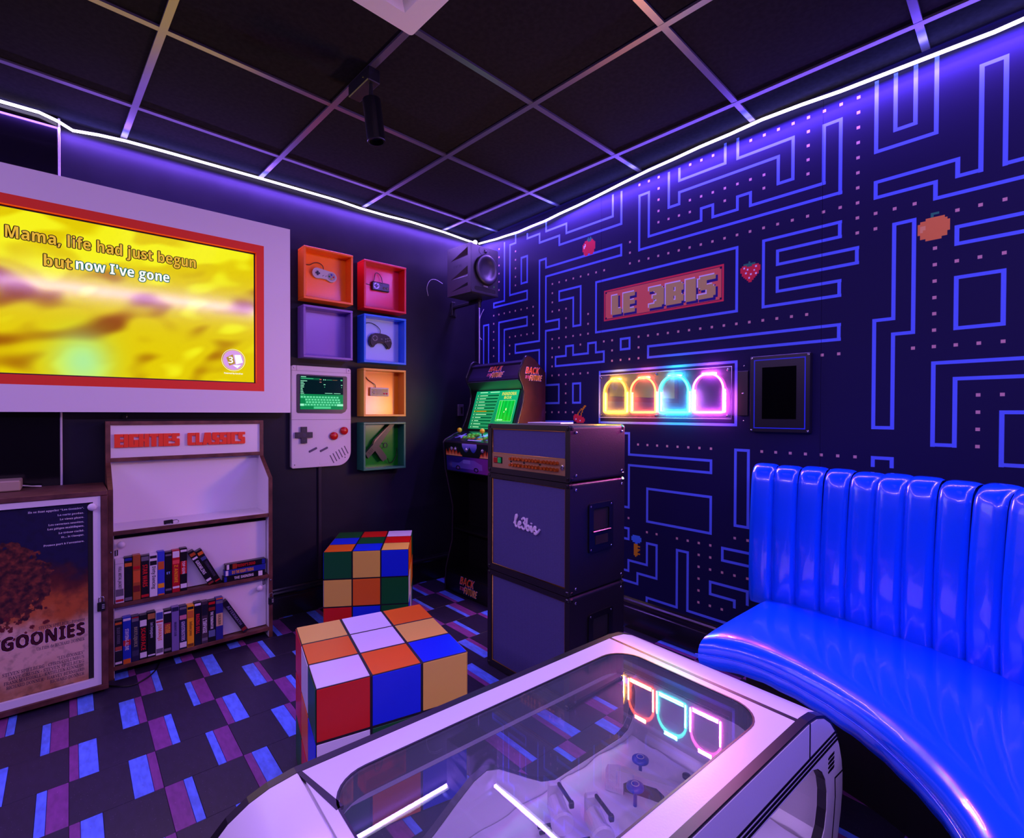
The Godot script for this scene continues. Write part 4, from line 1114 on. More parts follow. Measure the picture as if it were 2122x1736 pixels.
	for c in [Vector2(-w + 0.014, h - 0.014), Vector2(w - 0.014, h - 0.014), Vector2(-w + 0.018, 0.020), Vector2(w - 0.038, 0.048)]:
		s = st_new(); dome(s, Vector3(c.x, c.y, 0.030), 0.004, 0.002); obj("screw", s, st, t)
	var l := AreaLight3D.new(); l.name = "handheld_screen_light"; l.area_size = Vector2(0.25, 0.19); l.area_normalize_energy = true
	l.position = Vector3(-0.002, 0.440, 0.037); l.rotation.y = PI; l.light_color = lin(0.03, 0.6, 0.3); l.light_energy = 0.02; l.shadow_enabled = true; l.area_range = 8.0
	t.add_child(l)

# ---------- bookcase with video tapes ----------
func wood(key: String, c: Color) -> StandardMaterial3D:
	var m := mat(key, c, 0.5)
	if m.albedo_texture == null:
		tri(m, noise_tex(0.03, 51, c.darkened(0.35), c.lightened(0.12), false, 256, 5), Vector3(7.0, 1.6, 1.6))
	return m

func build_bookcase():
	var zc := 1.85
	var t := thing("bookcase", "brown edged white display bookcase with orange red raised letters on its header", "bookcase", Vector3(0, 0, zc), PI / 2)
	var br := wood("bookcase_wood", Color(0.40, 0.19, 0.13))
	var white := mat("bookcase_white", Color(0.88, 0.86, 0.88), 0.45)
	var yz := Transform3D(Basis(Vector3(0, 0, 1), Vector3(0, 1, 0), Vector3(-1, 0, 0)), Vector3.ZERO)
	var prof := pv([[0.02, 0.0], [0.245, 0.0], [0.245, 0.833], [0.080, 0.938], [0.080, 1.129], [0.02, 1.129]])
	prof = pv([[0.028, 0.0], [0.245, 0.0], [0.245, 0.833], [0.085, 0.938], [0.085, 1.129], [0.028, 1.129]])
	for k in [-1, 1]:
		var s := st_new(); prism(s, prof, minf(-k * 0.335, -k * 0.317), maxf(-k * 0.335, -k * 0.317), yz)
		var p := obj("side_board", s, br, t)
		s = st_new(); prism(s, Geometry2D.offset_polygon(prof, -0.004)[0], minf(-k * 0.317, -k * 0.3155), maxf(-k * 0.317, -k * 0.3155), yz)
		obj("white_lining", s, white, p)
	obj("back_panel", bx(Vector3(0, 0.56, 0.034), Vector3(0.634, 1.10, 0.010)), white, t)
	obj("top_board", bx(Vector3(0, 1.120, 0.0565), Vector3(0.634, 0.018, 0.057), 0.001), br, t)
	obj("header", bx(Vector3(0, 1.035, 0.070), Vector3(0.632, 0.152, 0.012)), white, t)
	obj("header_rail", bx(Vector3(0, 0.950, 0.068), Vector3(0.634, 0.018, 0.034), 0.001), br, t)
	for k in 3:
		var y: float = [0.639, 0.321, 0.046][k]
		obj("shelf", bx(Vector3(0, y, 0.138), Vector3(0.634, 0.018, 0.212), 0.001), white if k == 3 else br, t)
		if k == 0: obj("shelf_liner", bx(Vector3(0, y + 0.0097, 0.138), Vector3(0.630, 0.0012, 0.196)), white, t)
	# flap doors
	for k in 2:
		var y0: float = [0.333, 0.058][k]; var y1: float = [0.606, 0.300][k]
		var d := obj("door", bx(Vector3(0, (y0 + y1) / 2, 0.2005), Vector3(0.626, y1 - y0, 0.012), 0.001), white, t)
		var s := st_new(); lathe(s, [Vector2(0.006, 0), Vector2(0.006, 0.010), Vector2(0.014, 0.016), Vector2(0.0155, 0.022), Vector2(0.012, 0.028), Vector2(0, 0.030)], Transform3D(Basis(Vector3(1, 0, 0), Vector3(0, 0, 1), Vector3(0, -1, 0)), Vector3([-0.289, 0.276][k], [0.584, 0.262][k], 0.2065)), 20)
		obj("knob", s, white, d)
		var hx: float = [-0.305, 0.303][k]; var hy: float = [0.545, 0.282][k]
		s = st_new(); tube(s, [Vector3(hx - 0.004, hy - 0.012, 0.208), Vector3(hx - 0.004, hy + 0.012, 0.208), Vector3(hx + 0.004, hy + 0.014, 0.208), Vector3(hx + 0.004, hy - 0.010, 0.208)], 0.0022, 6, true)
		obj("hasp", s, mat("hasp_dark", Color(0.05, 0.05, 0.06), 0.4, 0.6), d)
	for k in 2:
		var s := st_new(); dome(s, Vector3([-0.326, 0.326][k], [0.560, 0.300][k], 0.245), 0.004, 0.002)
		obj("screw", s, mat("steel", Color(0.7, 0.7, 0.72), 0.25, 1.0), t)
	# raised header letters
	var om := mat("header_letters", Color(0.93, 0.24, 0.02), 0.45)
	var x := -0.303
	var widths := {"E": 0.036, "I": 0.019, "G": 0.040, "H": 0.042, "T": 0.038, "S": 0.035, "C": 0.036, "L": 0.032, "A": 0.044, " ": 0.033}
	var total := 0.0
	for ch in "EIGHTIES CLASSICS": total += widths[ch]
	var f := 0.549 / total
	for ch in "EIGHTIES CLASSICS":
		var w: float = widths[ch] * f
		if ch != " ":
			var s := st_new()
			for poly in block_letter(ch):
				var p := PackedVector2Array()
				for q in poly: p.append(Vector2(x + q[0] * (w - 0.0012), 1.0065 + q[1] * 0.062))
				prism(s, p, 0.076, 0.0865)
			obj("header_letter", s, om, t)
		x += w
	build_tapes(zc)
	# padlocks
	padlock(Vector3(0.257, 0.212, 1.526), PI / 2, "black combination padlock hanging at the lower right of the bookcase")
	var l := padlock(Vector3(0.215, 0.6555, 1.945), PI / 2, "black combination padlock lying open on the empty bookcase shelf")
	l.rotation = Vector3(0, PI / 2, -PI / 2 + 0.05)

func block_letter(ch: String) -> Array:
	match ch:
		"E": return [[[0, 0], [1, 0], [1, 0.2], [0.62, 0.2], [0.62, 0.42], [1, 0.42], [1, 0.60], [0.62, 0.60], [0.62, 0.80], [1, 0.80], [1, 1], [0, 1]]]
		"I": return [[[0, 0], [1, 0], [1, 1], [0, 1]]]
		"G": return [[[0.08, 0], [1, 0], [1, 0.55], [0.55, 0.55], [0.55, 0.2], [0.5, 0.2], [0.5, 0.78], [1, 0.78], [1, 1], [0.08, 1], [0, 0.92], [0, 0.08]]]
		"H": return [[[0, 0], [0.46, 0], [0.46, 0.42], [0.54, 0.42], [0.54, 0], [1, 0], [1, 1], [0.54, 1], [0.54, 0.62], [0.46, 0.62], [0.46, 1], [0, 1]]]
		"T": return [[[0.22, 0], [0.78, 0], [0.78, 0.78], [1, 0.78], [1, 1], [0, 1], [0, 0.78], [0.22, 0.78]]]
		"S": return [[[0, 0], [0.92, 0], [1, 0.08], [1, 0.50], [0.92, 0.58], [0.62, 0.58], [0.62, 0.78], [1, 0.78], [1, 1], [0.08, 1], [0, 0.92], [0, 0.46], [0.08, 0.38], [0.40, 0.38], [0.40, 0.20], [0, 0.20]]]
		"C": return [[[0.08, 0], [1, 0], [1, 0.22], [0.55, 0.22], [0.55, 0.78], [1, 0.78], [1, 1], [0.08, 1], [0, 0.92], [0, 0.08]]]
		"L": return [[[0, 0], [1, 0], [1, 0.22], [0.55, 0.22], [0.55, 1], [0, 1]]]
		"A": return [[[0, 0], [0.42, 0], [0.45, 0.14], [0.6, 0.14], [0.6, 0], [1, 0], [0.86, 1], [0.22, 1]]]
	return []

func padlock(at: Vector3, turn: float, label: String) -> Node3D:
	var o := thing("padlock", label, "padlock", at, turn, "black combination padlocks")
	var bk := mat("padlock_black", Color(0.03, 0.03, 0.035), 0.45)
	obj("body", bx(Vector3(0, -0.018, 0), Vector3(0.026, 0.036, 0.012), 0.002), bk, o)
	var s := st_new()
	var pts := [Vector3(-0.0085, -0.002, 0), Vector3(-0.0085, 0.014, 0)]
	for i in 7: pts.append(Vector3(-0.0085 * cos(PI * i / 6.0), 0.014 + 0.0085 * sin(PI * i / 6.0), 0))
	pts.append(Vector3(0.0085, -0.002, 0))
	tube(s, pts, 0.002, 7)
	obj("shackle", s, mat("steel", Color(0.7, 0.7, 0.72), 0.25, 1.0), o)
	for k in 3: obj("dial", bx(Vector3(0.006, -0.010 - 0.007 * k, 0.0062), Vector3(0.009, 0.004, 0.0016), 0.0005), mat("dial_grey", Color(0.55, 0.55, 0.58), 0.4), o)
	return o

func tape(at: Vector3, ang: float, w: float, h: float, d: Array, group: String, lying := false):
	# d: label, case colour, title, title colour, title length share, title height share, bands [[centre share, height share, colour]]
	var o := Node3D.new(); o.name = numbered("video_tape"); add_child(o)
	o.transform = Transform3D(Basis(Vector3.UP, PI / 2) * Basis(Vector3(0, 0, 1), ang), at)
	tag(o, d[0], "video tape", group)
	var c: Color = d[1]
	var s := st_new(); box(s, Vector3(0, h / 2, 0), Vector3(w - 0.001, h, 0.034), 0.0012)
	obj("case", s, mat("tape_%s" % c.to_html(), c, 0.3), o)
	for b in d[6]:
		var bc: Color = b[2]
		obj("print", bx(Vector3(0, h * b[0], 0.0172), Vector3(w - 0.0045, h * b[1], 0.0006)), mat("ink_%s" % bc.to_html(), bc, 0.35), o)
	if d[2] != "":
		var tc: Color = d[3]
		var m := mat("ink_%s" % tc.to_html(), tc, 0.35)
		var share: float = d[4]; var cy: float = d[7] if d.size() > 7 else 0.5
		if d.size() > 8:
			text(o, "title", d[2], m, Vector3(0, h * cy, 0.0173), w * share, 0.0, bold, 0.0005)
		else:
			text(o, "title", d[2], m, Vector3(0, h * cy, 0.0173), h * share, w * d[5], bold, 0.0005, Basis(Vector3(0, 0, 1), PI / 2 if lying else -PI / 2))

func build_tapes(zc: float):
	var K := Color(0.045, 0.04, 0.05); var W := Color(0.88, 0.86, 0.87); var R := Color(0.75, 0.06, 0.06); var O := Color(0.85, 0.42, 0.08)
	var B := Color(0.08, 0.14, 0.55); var Y := Color(0.95, 0.66, 0.03); var G := Color(0.42, 0.40, 0.44); var L := Color(0.46, 0.40, 0.62); var DB := Color(0.10, 0.10, 0.24); var DK := Color(0.10, 0.07, 0.09)
	var X := 0.2245
	var g1 := "video tapes standing on the upper tape shelf"
	var e := [2.162, 2.130, 2.100, 2.071, 2.039, 2.009, 1.981, 1.953, 1.922, 1.893]
	var up := [
		["white video tape with tall narrow black title, first on the upper shelf", W, "FULL METAL JACKET", K, 0.50, 0.42, [[0.90, 0.004, K], [0.24, 0.16, G], [0.06, 0.05, R]], 0.58],
		["black video tape with an orange oval near its top", K, "VIDEO", DK, 0.25, 0.4, [[0.83, 0.08, O], [0.95, 0.06, B], [0.06, 0.07, G]], 0.5],
		["orange brown video tape with red blocks on the upper shelf", Color(0.66, 0.33, 0.10), "", K, 0.5, 0.5, [[0.72, 0.07, R], [0.52, 0.26, Color(0.85, 0.38, 0.12)], [0.25, 0.14, Color(0.45, 0.12, 0.08)]]],
		["black video tape with large red vertical title on the upper shelf", K, "STAR WARS", Color(0.85, 0.10, 0.08), 0.52, 0.55, [[0.93, 0.10, G], [0.06, 0.06, R]], 0.53],
		["white video tape with thin black handwritten style title", W, "Dirty Dancing", K, 0.52, 0.6, [[0.92, 0.06, DK], [0.78, 0.10, K]], 0.44],
		["blue video tape with an orange patch on the upper shelf", Color(0.20, 0.26, 0.75), "", O, 0.4, 0.4, [[0.68, 0.18, Color(0.78, 0.36, 0.10)], [0.22, 0.10, Y], [0.02, 0.03, O]]],
		["black video tape with two small pale blue letters", Color(0.03, 0.03, 0.07), "ET", Color(0.55, 0.70, 1.0), 0.5, 0.0, [[0.93, 0.04, G], [0.10, 0.05, G]], 0.5, true],
		["red video tape with yellow outlined title on the upper shelf", Color(0.70, 0.05, 0.10), "Z ANIME", Y, 0.42, 0.45, [[0.90, 0.15, W], [0.72, 0.09, Color(0.90, 0.30, 0.30)], [0.12, 0.05, W]], 0.44],
		["black video tape with a red badge, last standing on the upper shelf", K, "TOP GUN", W, 0.30, 0.38, [[0.94, 0.05, W], [0.55, 0.30, R], [0.12, 0.10, W]], 0.55]]
	for i in up.size():
		var w: float = e[i] - e[i + 1]
		tape(Vector3(X, 0.3302, (e[i] + e[i + 1]) / 2), 0.0, w, 0.197 + 0.004 * ((i * 7) % 3 - 1), up[i], g1)
	tape(Vector3(X, 0.337, 1.7925), 0.464, 0.0265, 0.193, ["black leaning video tape with white title, nearest the standing row", K, "GREMLINS", W, 0.40, 0.55, [[0.91, 0.08, Color(0.70, 0.30, 0.06)], [0.80, 0.05, W], [0.14, 0.06, W], [0.04, 0.05, Color(0.5, 0.15, 0.1)]], 0.52], "video tapes leaning on the upper tape shelf")
	tape(Vector3(X, 0.337, 1.7605), 0.464, 0.0265, 0.193, ["black leaning video tape with an orange top mark and faint title", K, "TERMINATOR", Color(0.30, 0.26, 0.36), 0.46, 0.40, [[0.91, 0.08, O], [0.76, 0.09, Color(0.25, 0.30, 0.5)], [0.08, 0.03, R]], 0.44], "video tapes leaning on the upper tape shelf")
	var st := [["black lying video tape with white title, bottom of the stack", K, "THE SHINING", W, 0.46, 0.46, [[0.95, 0.06, B], [0.12, 0.10, W]], 0.52],
		["blue lying video tape with yellow title, middle of the stack", Color(0.12, 0.16, 0.55), "DO THE RIGHT THING", Y, 0.52, 0.55, [[0.94, 0.06, W]], 0.56],
		["black lying video tape with red title, top of the stack", K, "FREDDY'S DEAD", Color(0.80, 0.10, 0.06), 0.46, 0.5, [[0.94, 0.06, W], [0.78, 0.10, Color(0.6, 0.2, 0.05)], [0.06, 0.08, B]], 0.50]]
	for i in 3:
		tape(Vector3(X, 0.3302 + 0.0145 + 0.0292 * i, 1.550 - 0.0015 * i), PI / 2, 0.029, 0.192 - 0.003 * i, [st[i][0], st[i][1], st[i][2], st[i][3], st[i][4], st[i][5], st[i][6], st[i][7]], "video tapes lying in a stack", false)
	var e2 := [2.165, 2.137, 2.106, 2.077, 2.048, 2.017, 1.987, 1.956, 1.926, 1.895, 1.866, 1.836, 1.808, 1.776, 1.743]
	var lo := [
		["dark video tape with orange top mark, first on the lower shelf", DK, "BLADE RUNNER", G, 0.36, 0.40, [[0.93, 0.05, O], [0.38, 0.08, Color(0.7, 0.3, 0.2)], [0.33, 0.006, W], [0.06, 0.05, W]], 0.66],
		["bright blue video tape with white title and an orange foot", Color(0.08, 0.20, 0.70), "STAYING ALIVE", W, 0.46, 0.42, [[0.95, 0.05, W], [0.45, 0.12, R], [0.05, 0.10, O]], 0.52],
		["dark blue video tape with pale spiky title on the lower shelf", DB, "BEETLEJUICE", Color(0.62, 0.60, 0.45), 0.44, 0.5, [[0.92, 0.07, G], [0.97, 0.02, R], [0.18, 0.12, Color(0.2, 0.2, 0.32)]], 0.54],
		["black video tape with long red title and a white top figure", K, "SCARFACE", Color(0.85, 0.08, 0.08), 0.50, 0.55, [[0.82, 0.14, W], [0.10, 0.12, W]], 0.46],
		["black video tape with a tan picture at the top, lower shelf", K, "Les Compagnons", Color(0.72, 0.70, 0.78), 0.34, 0.45, [[0.91, 0.12, Color(0.66, 0.42, 0.22)], [0.05, 0.03, W]], 0.60],
		["white video tape with orange title on the lower shelf", W, "JUMANJI", Color(0.85, 0.40, 0.10), 0.38, 0.55, [[0.89, 0.16, Color(0.25, 0.30, 0.60)], [0.76, 0.03, R], [0.10, 0.10, G]], 0.52],
		["black video tape with a slanted red and blue logo block", K, "FUTURE", Y, 0.20, 0.6, [[0.94, 0.04, W], [0.58, 0.24, Color(0.55, 0.12, 0.20)], [0.08, 0.06, G]], 0.56],
		["plain lilac video tape with a thin dark title", L, "BREAKFAST CLUB", Color(0.16, 0.12, 0.32), 0.32, 0.30, [[0.95, 0.09, DB]], 0.50],
		["dark blue video tape with a round white ghost colored badge", DB, "GHOSTBUSTERS", Color(0.75, 0.72, 0.85), 0.44, 0.45, [[0.74, 0.10, Color(0.80, 0.45, 0.55)], [0.95, 0.05, G], [0.10, 0.12, W]], 0.42],
		["yellow video tape with dark brown title on the lower shelf", Y, "Indiana Jones", Color(0.40, 0.18, 0.02), 0.34, 0.5, [[0.93, 0.06, K], [0.78, 0.17, Color(0.78, 0.40, 0.12)], [0.05, 0.07, Color(0.45, 0.25, 0.02)]], 0.44],
		["black video tape with long pinkish red title beside the yellow one", K, "RAGING BULL", Color(0.80, 0.10, 0.20), 0.46, 0.50, [[0.95, 0.05, W]], 0.50],
		["grey brown video tape with bold white title on the lower shelf", Color(0.25, 0.19, 0.22), "L'IMPASSE", W, 0.34, 0.6, [[0.80, 0.26, Color(0.07, 0.07, 0.12)], [0.10, 0.07, G]], 0.42],
		["black video tape with white title over red lettering", K, "THE TERMINATOR", W, 0.42, 0.36, [[0.94, 0.06, R], [0.80, 0.08, Color(0.5, 0.12, 0.06)], [0.20, 0.16, Color(0.35, 0.40, 0.55)]], 0.52],
		["blue video tape with a cream label, last standing on the lower shelf", Color(0.14, 0.14, 0.48), "EXCALIBUR", K, 0.24, 0.34, [[0.98, 0.03, O], [0.90, 0.07, G], [0.48, 0.30, Color(0.80, 0.68, 0.48)]], 0.48]]
	lo[8][0] = "dark blue video tape with a round pale badge on the lower shelf"
	for i in lo.size():
		var w: float = e2[i] - e2[i + 1]
		tape(Vector3(X, 0.0552, (e2[i] + e2[i + 1]) / 2), 0.0, w, 0.203 + 0.003 * ((i * 5) % 3 - 1), lo[i], "video tapes standing on the lower tape shelf")
	tape(Vector3(X, 0.0612, 1.640), 0.51, 0.0262, 0.200, ["dark leaning video tape with faint grey title on the lower shelf", Color(0.07, 0.06, 0.11), "AFTERMATH", Color(0.45, 0.42, 0.55), 0.62, 0.5, [[0.10, 0.08, Color(0.5, 0.15, 0.12)]], 0.55], "video tapes leaning on the lower tape shelf")

# ---------- poster cabinet ----------
func build_poster():
	var zc := 2.51
	var t := thing("poster_cabinet", "brown wooden cabinet with a white framed film poster as its door", "cabinet", Vector3(0, 0, zc), PI / 2)
	var br := wood("cabinet_wood", Color(0.38, 0.17, 0.14))
	var white := mat("bookcase_white", Color.WHITE)
	var x1 := 0.320; var y0 := 0.014; var y1 := 0.846; var D := 0.35
	obj("carcass", bx(Vector3(0, (y0 + y1) / 2, 0.165), Vector3(2 * x1 - 0.044, y1 - y0 - 0.044, 0.27)), mat("cabinet_inside", Color(0.12, 0.09, 0.10), 0.7), t)
	for k in [-1, 1]:
		obj("side_board", bx(Vector3(k * (x1 - 0.011), (y0 + y1) / 2, 0.19), Vector3(0.022, y1 - y0 - 0.044, 0.32), 0.0015), br, t)
	obj("top_board", bx(Vector3(0, y1 - 0.011, 0.19), Vector3(2 * x1, 0.022, 0.32), 0.003), br, t)
	obj("bottom_board", bx(Vector3(0, y0 + 0.011, 0.19), Vector3(2 * x1, 0.022, 0.32), 0.0015), br, t)
	obj("foot_rail", bx(Vector3(0, 0.007, 0.16), Vector3(2 * x1 - 0.1, 0.014, 0.2)), mat("cabinet_inside", Color.BLACK), t)
	var s := st_new(); prism_hole(s, rect(-x1 + 0.023, y0 + 0.023, x1 - 0.023, y1 - 0.023), rect(-0.273, 0.066, 0.273, 0.800), 0.322, 0.344)
	var door := obj("door_frame", s, white, t)
	s = st_new(); lathe(s, [Vector2(0.006, 0), Vector2(0.006, 0.010), Vector2(0.014, 0.016), Vector2(0.0155, 0.022), Vector2(0.012, 0.028), Vector2(0, 0.030)], Transform3D(Basis(Vector3(1, 0, 0), Vector3(0, 0, 1), Vector3(0, -1, 0)), Vector3(0.270, 0.783, 0.344)), 20)
	obj("knob", s, white, door)
	# print: dusk sky over warm ground, loose brown rocks
	var im := Image.create(300, 400, false, Image.FORMAT_RGB8)
	var f := FastNoiseLite.new(); f.seed = 12; f.frequency = 0.015; f.fractal_octaves = 5
	for y in 400:
		for x in 300:
			var v := y / 400.0 + 0.09 * f.get_noise_2d(x, y) - 0.10 * (x - 150.0) / 300.0
			var c := Color(0.10, 0.09, 0.24)
			c = c.lerp(Color(0.32, 0.12, 0.10), smoothstep(0.26, 0.38, v)).lerp(Color(0.72, 0.36, 0.14), smoothstep(0.36, 0.52, v)).lerp(Color(0.88, 0.72, 0.62), smoothstep(0.52, 0.68, v)).lerp(Color(0.62, 0.40, 0.24), smoothstep(0.78, 1.05, v))
			im.set_pixel(x, y, c.darkened(clampf(-0.3 * f.get_noise_2d(x * 3.0, y * 3.0 + 900.0), 0.0, 0.3)))
	var rng := RandomNumberGenerator.new(); rng.seed = 3
	# a dark hanging rock mass in the middle, pebbles falling from it
	for y in range(70, 252):
		for x in range(40, 250):
			var d := pow((x - 150.0) / 82.0, 2.0) + pow((y - 158.0) / 84.0, 2.0) + 0.55 * f.get_noise_2d(x * 2.4, y * 2.4)
			if d < 1.0:
				var sh := 0.5 + 0.9 * f.get_noise_2d(x * 4.0 - 30.0, y * 4.0 + 50.0)
				im.set_pixel(x, y, Color(0.16, 0.07, 0.09).lerp(Color(0.52, 0.24, 0.15), clampf(sh, 0.0, 1.0)))
	for k in 14:
		var c := Vector2(190.0 + rng.randf_range(-34, 40), 232.0 + rng.randf_range(-14, 52)); var r := rng.randf_range(2.0, 6.0)
		for y in range(int(c.y - r), int(c.y + r)):
			for x in range(int(c.x - r), int(c.x + r)):
				if Vector2(x, y).distance_to(c) < r * (0.8 + 0.4 * f.get_noise_2d(x * 20.0, y * 20.0)): im.set_pixel(x, y, Color(0.40, 0.13, 0.12))
	obj("poster_back", bx(Vector3(0, 0.433, 0.325), Vector3(0.55, 0.74, 0.004)), mat("cabinet_inside", Color.BLACK), t)
	var P := obj("poster", sheet(0.524, 0.740, 0.001, Vector3(-0.006, 0.433, 0.3285)), picture(im, 0.35), t)
	var cream := mat("poster_cream", Color(0.90, 0.88, 0.92), 0.4); var ink := mat("poster_ink", Color(0.12, 0.09, 0.26), 0.4); var maroon := mat("poster_maroon", Color(0.26, 0.03, 0.07), 0.4)
	var ZZ := 0.3291
	var K := func(z: float) -> float: return zc - (2.3069 + (z - 2.3069) * 0.9764)
	var Y := func(y: float) -> float: return 1.17 + (y - 1.17) * 0.9764
	var ends := [["Ils se font appeler \"Les Goonies\".", 0.768, 0.171], ["La carte perdue.", 0.747, 0.083], ["Le vieux phare.", 0.729, 0.076], ["Les cavernes secrètes.", 0.711, 0.111], ["Les pièges maléfiques.", 0.693, 0.114], ["Le trésor caché.", 0.674, 0.080], ["Et... le Cinoque.", 0.655, 0.072], ["Prenez part à l'aventure.", 0.628, 0.126]]
	for q in ends: text(P, "poster_line", q[0], cream, Vector3(K.call(2.2645), Y.call(q[1]), ZZ), q[2] * 0.97, 0.0, serif_bold, 0.0003, Basis.IDENTITY, 1)
	text(P, "poster_line", "STEVEN SPIELBERG Présente", ink, Vector3(K.call(2.264), Y.call(0.299), ZZ), 0.138, 0.013, serif, 0.0003, Basis.IDENTITY, 1)
	for k in 6:
		var a := TAU * k / 6
		text(P, "poster_title_edge", "GOONIES", mat("poster_glow", Color(0.93, 0.80, 0.88), 0.4), Vector3(K.call(2.2655) + 0.0028 * cos(a), Y.call(0.261) + 0.0028 * sin(a), ZZ), 0.240, 0.050, bold, 0.0002, Basis.IDENTITY, 1)
	text(P, "poster_title", "GOONIES", maroon, Vector3(K.call(2.2655), Y.call(0.261), ZZ + 0.0002), 0.240, 0.050, bold, 0.0003, Basis.IDENTITY, 1)
	text(P, "poster_title", "LES", maroon, Vector3(K.call(2.514), Y.call(0.285), ZZ), 0.046, 0.022, bold, 0.0003, Basis.IDENTITY, 1)
	text(P, "poster_line", "Un Film de RICHARD DONNER", ink, Vector3(K.call(2.265), Y.call(0.217), ZZ), 0.144, 0.013, serif, 0.0003, Basis.IDENTITY, 1)
	text(P, "poster_line", "\"LES GOONIES\"", ink, Vector3(K.call(2.266), Y.call(0.160), ZZ), 0.083, 0.013, serif, 0.0003, Basis.IDENTITY, 1)
	var cr := [["STEVEN SPIELBERG - CHRIS COLUMBUS", 0.142, 0.243], ["DAVE GRUSIN - STEVEN SPIELBERG", 0.124, 0.226], ["FRANK MARSHALL - KATHLEEN KENNEDY", 0.107, 0.239], ["RICHARD DONNER - HARVEY BERNHARD", 0.089, 0.232], ["RICHARD DONNER", 0.071, 0.106]]
	for q in cr: text(P, "poster_line", q[0], ink, Vector3(K.call(2.267), Y.call(q[1]), ZZ), q[2] * 0.976, 0.0125, serif, 0.0003, Basis.IDENTITY, 1)
	text(P, "poster_line", "Un film Warner Bros distribué par Warner-Columbia Film", ink, Vector3(K.call(2.30), Y.call(0.042), ZZ), 0.15, 0.005, serif, 0.0003, Basis.IDENTITY, 1)
	padlock(Vector3(0.358, 0.384, 2.213), PI / 2, "black combination padlock on the right edge of the poster cabinet door")
	# pale box standing on the cabinet at the edge of the picture
	var b := thing("media_box", "flat pale box on top of the poster cabinet", "box", Vector3(0.10, 0.847, 2.56), PI / 2)
	obj("case", bx(Vector3(0, 0.022, 0), Vector3(0.20, 0.042, 0.13), 0.004), mat("media_box", Color(0.66, 0.58, 0.52), 0.5), b)
	var s2 := st_new(); tube(s2, [Vector3(0.10, 0.012, -0.03), Vector3(0.13, 0.006, -0.035), Vector3(0.16, 0.004, -0.03)], 0.003, 6)
	obj("lead", s2, mat("lead_white", Color(0.8, 0.78, 0.8), 0.4), b)

# ---------- arcade machine ----------
const CAB := [[0.0, 0.0], [0.395, 0.0], [0.392, 0.14], [0.340, 0.321], [0.335, 0.549], [0.392, 0.79], [0.396, 0.80], [0.411, 0.965], [0.410, 0.985], [0.400, 0.996], [0.262, 1.055], [0.232, 1.118], [0.206, 1.19], [0.190, 1.237], [0.182, 1.292], [0.192, 1.340], [0.214, 1.378], [0.222, 1.400], [0.222, 1.421], [0.192, 1.487], [0.178, 1.511], [0.162, 1.522], [0.139, 1.523], [0.10, 1.508], [0.0, 1.43]]

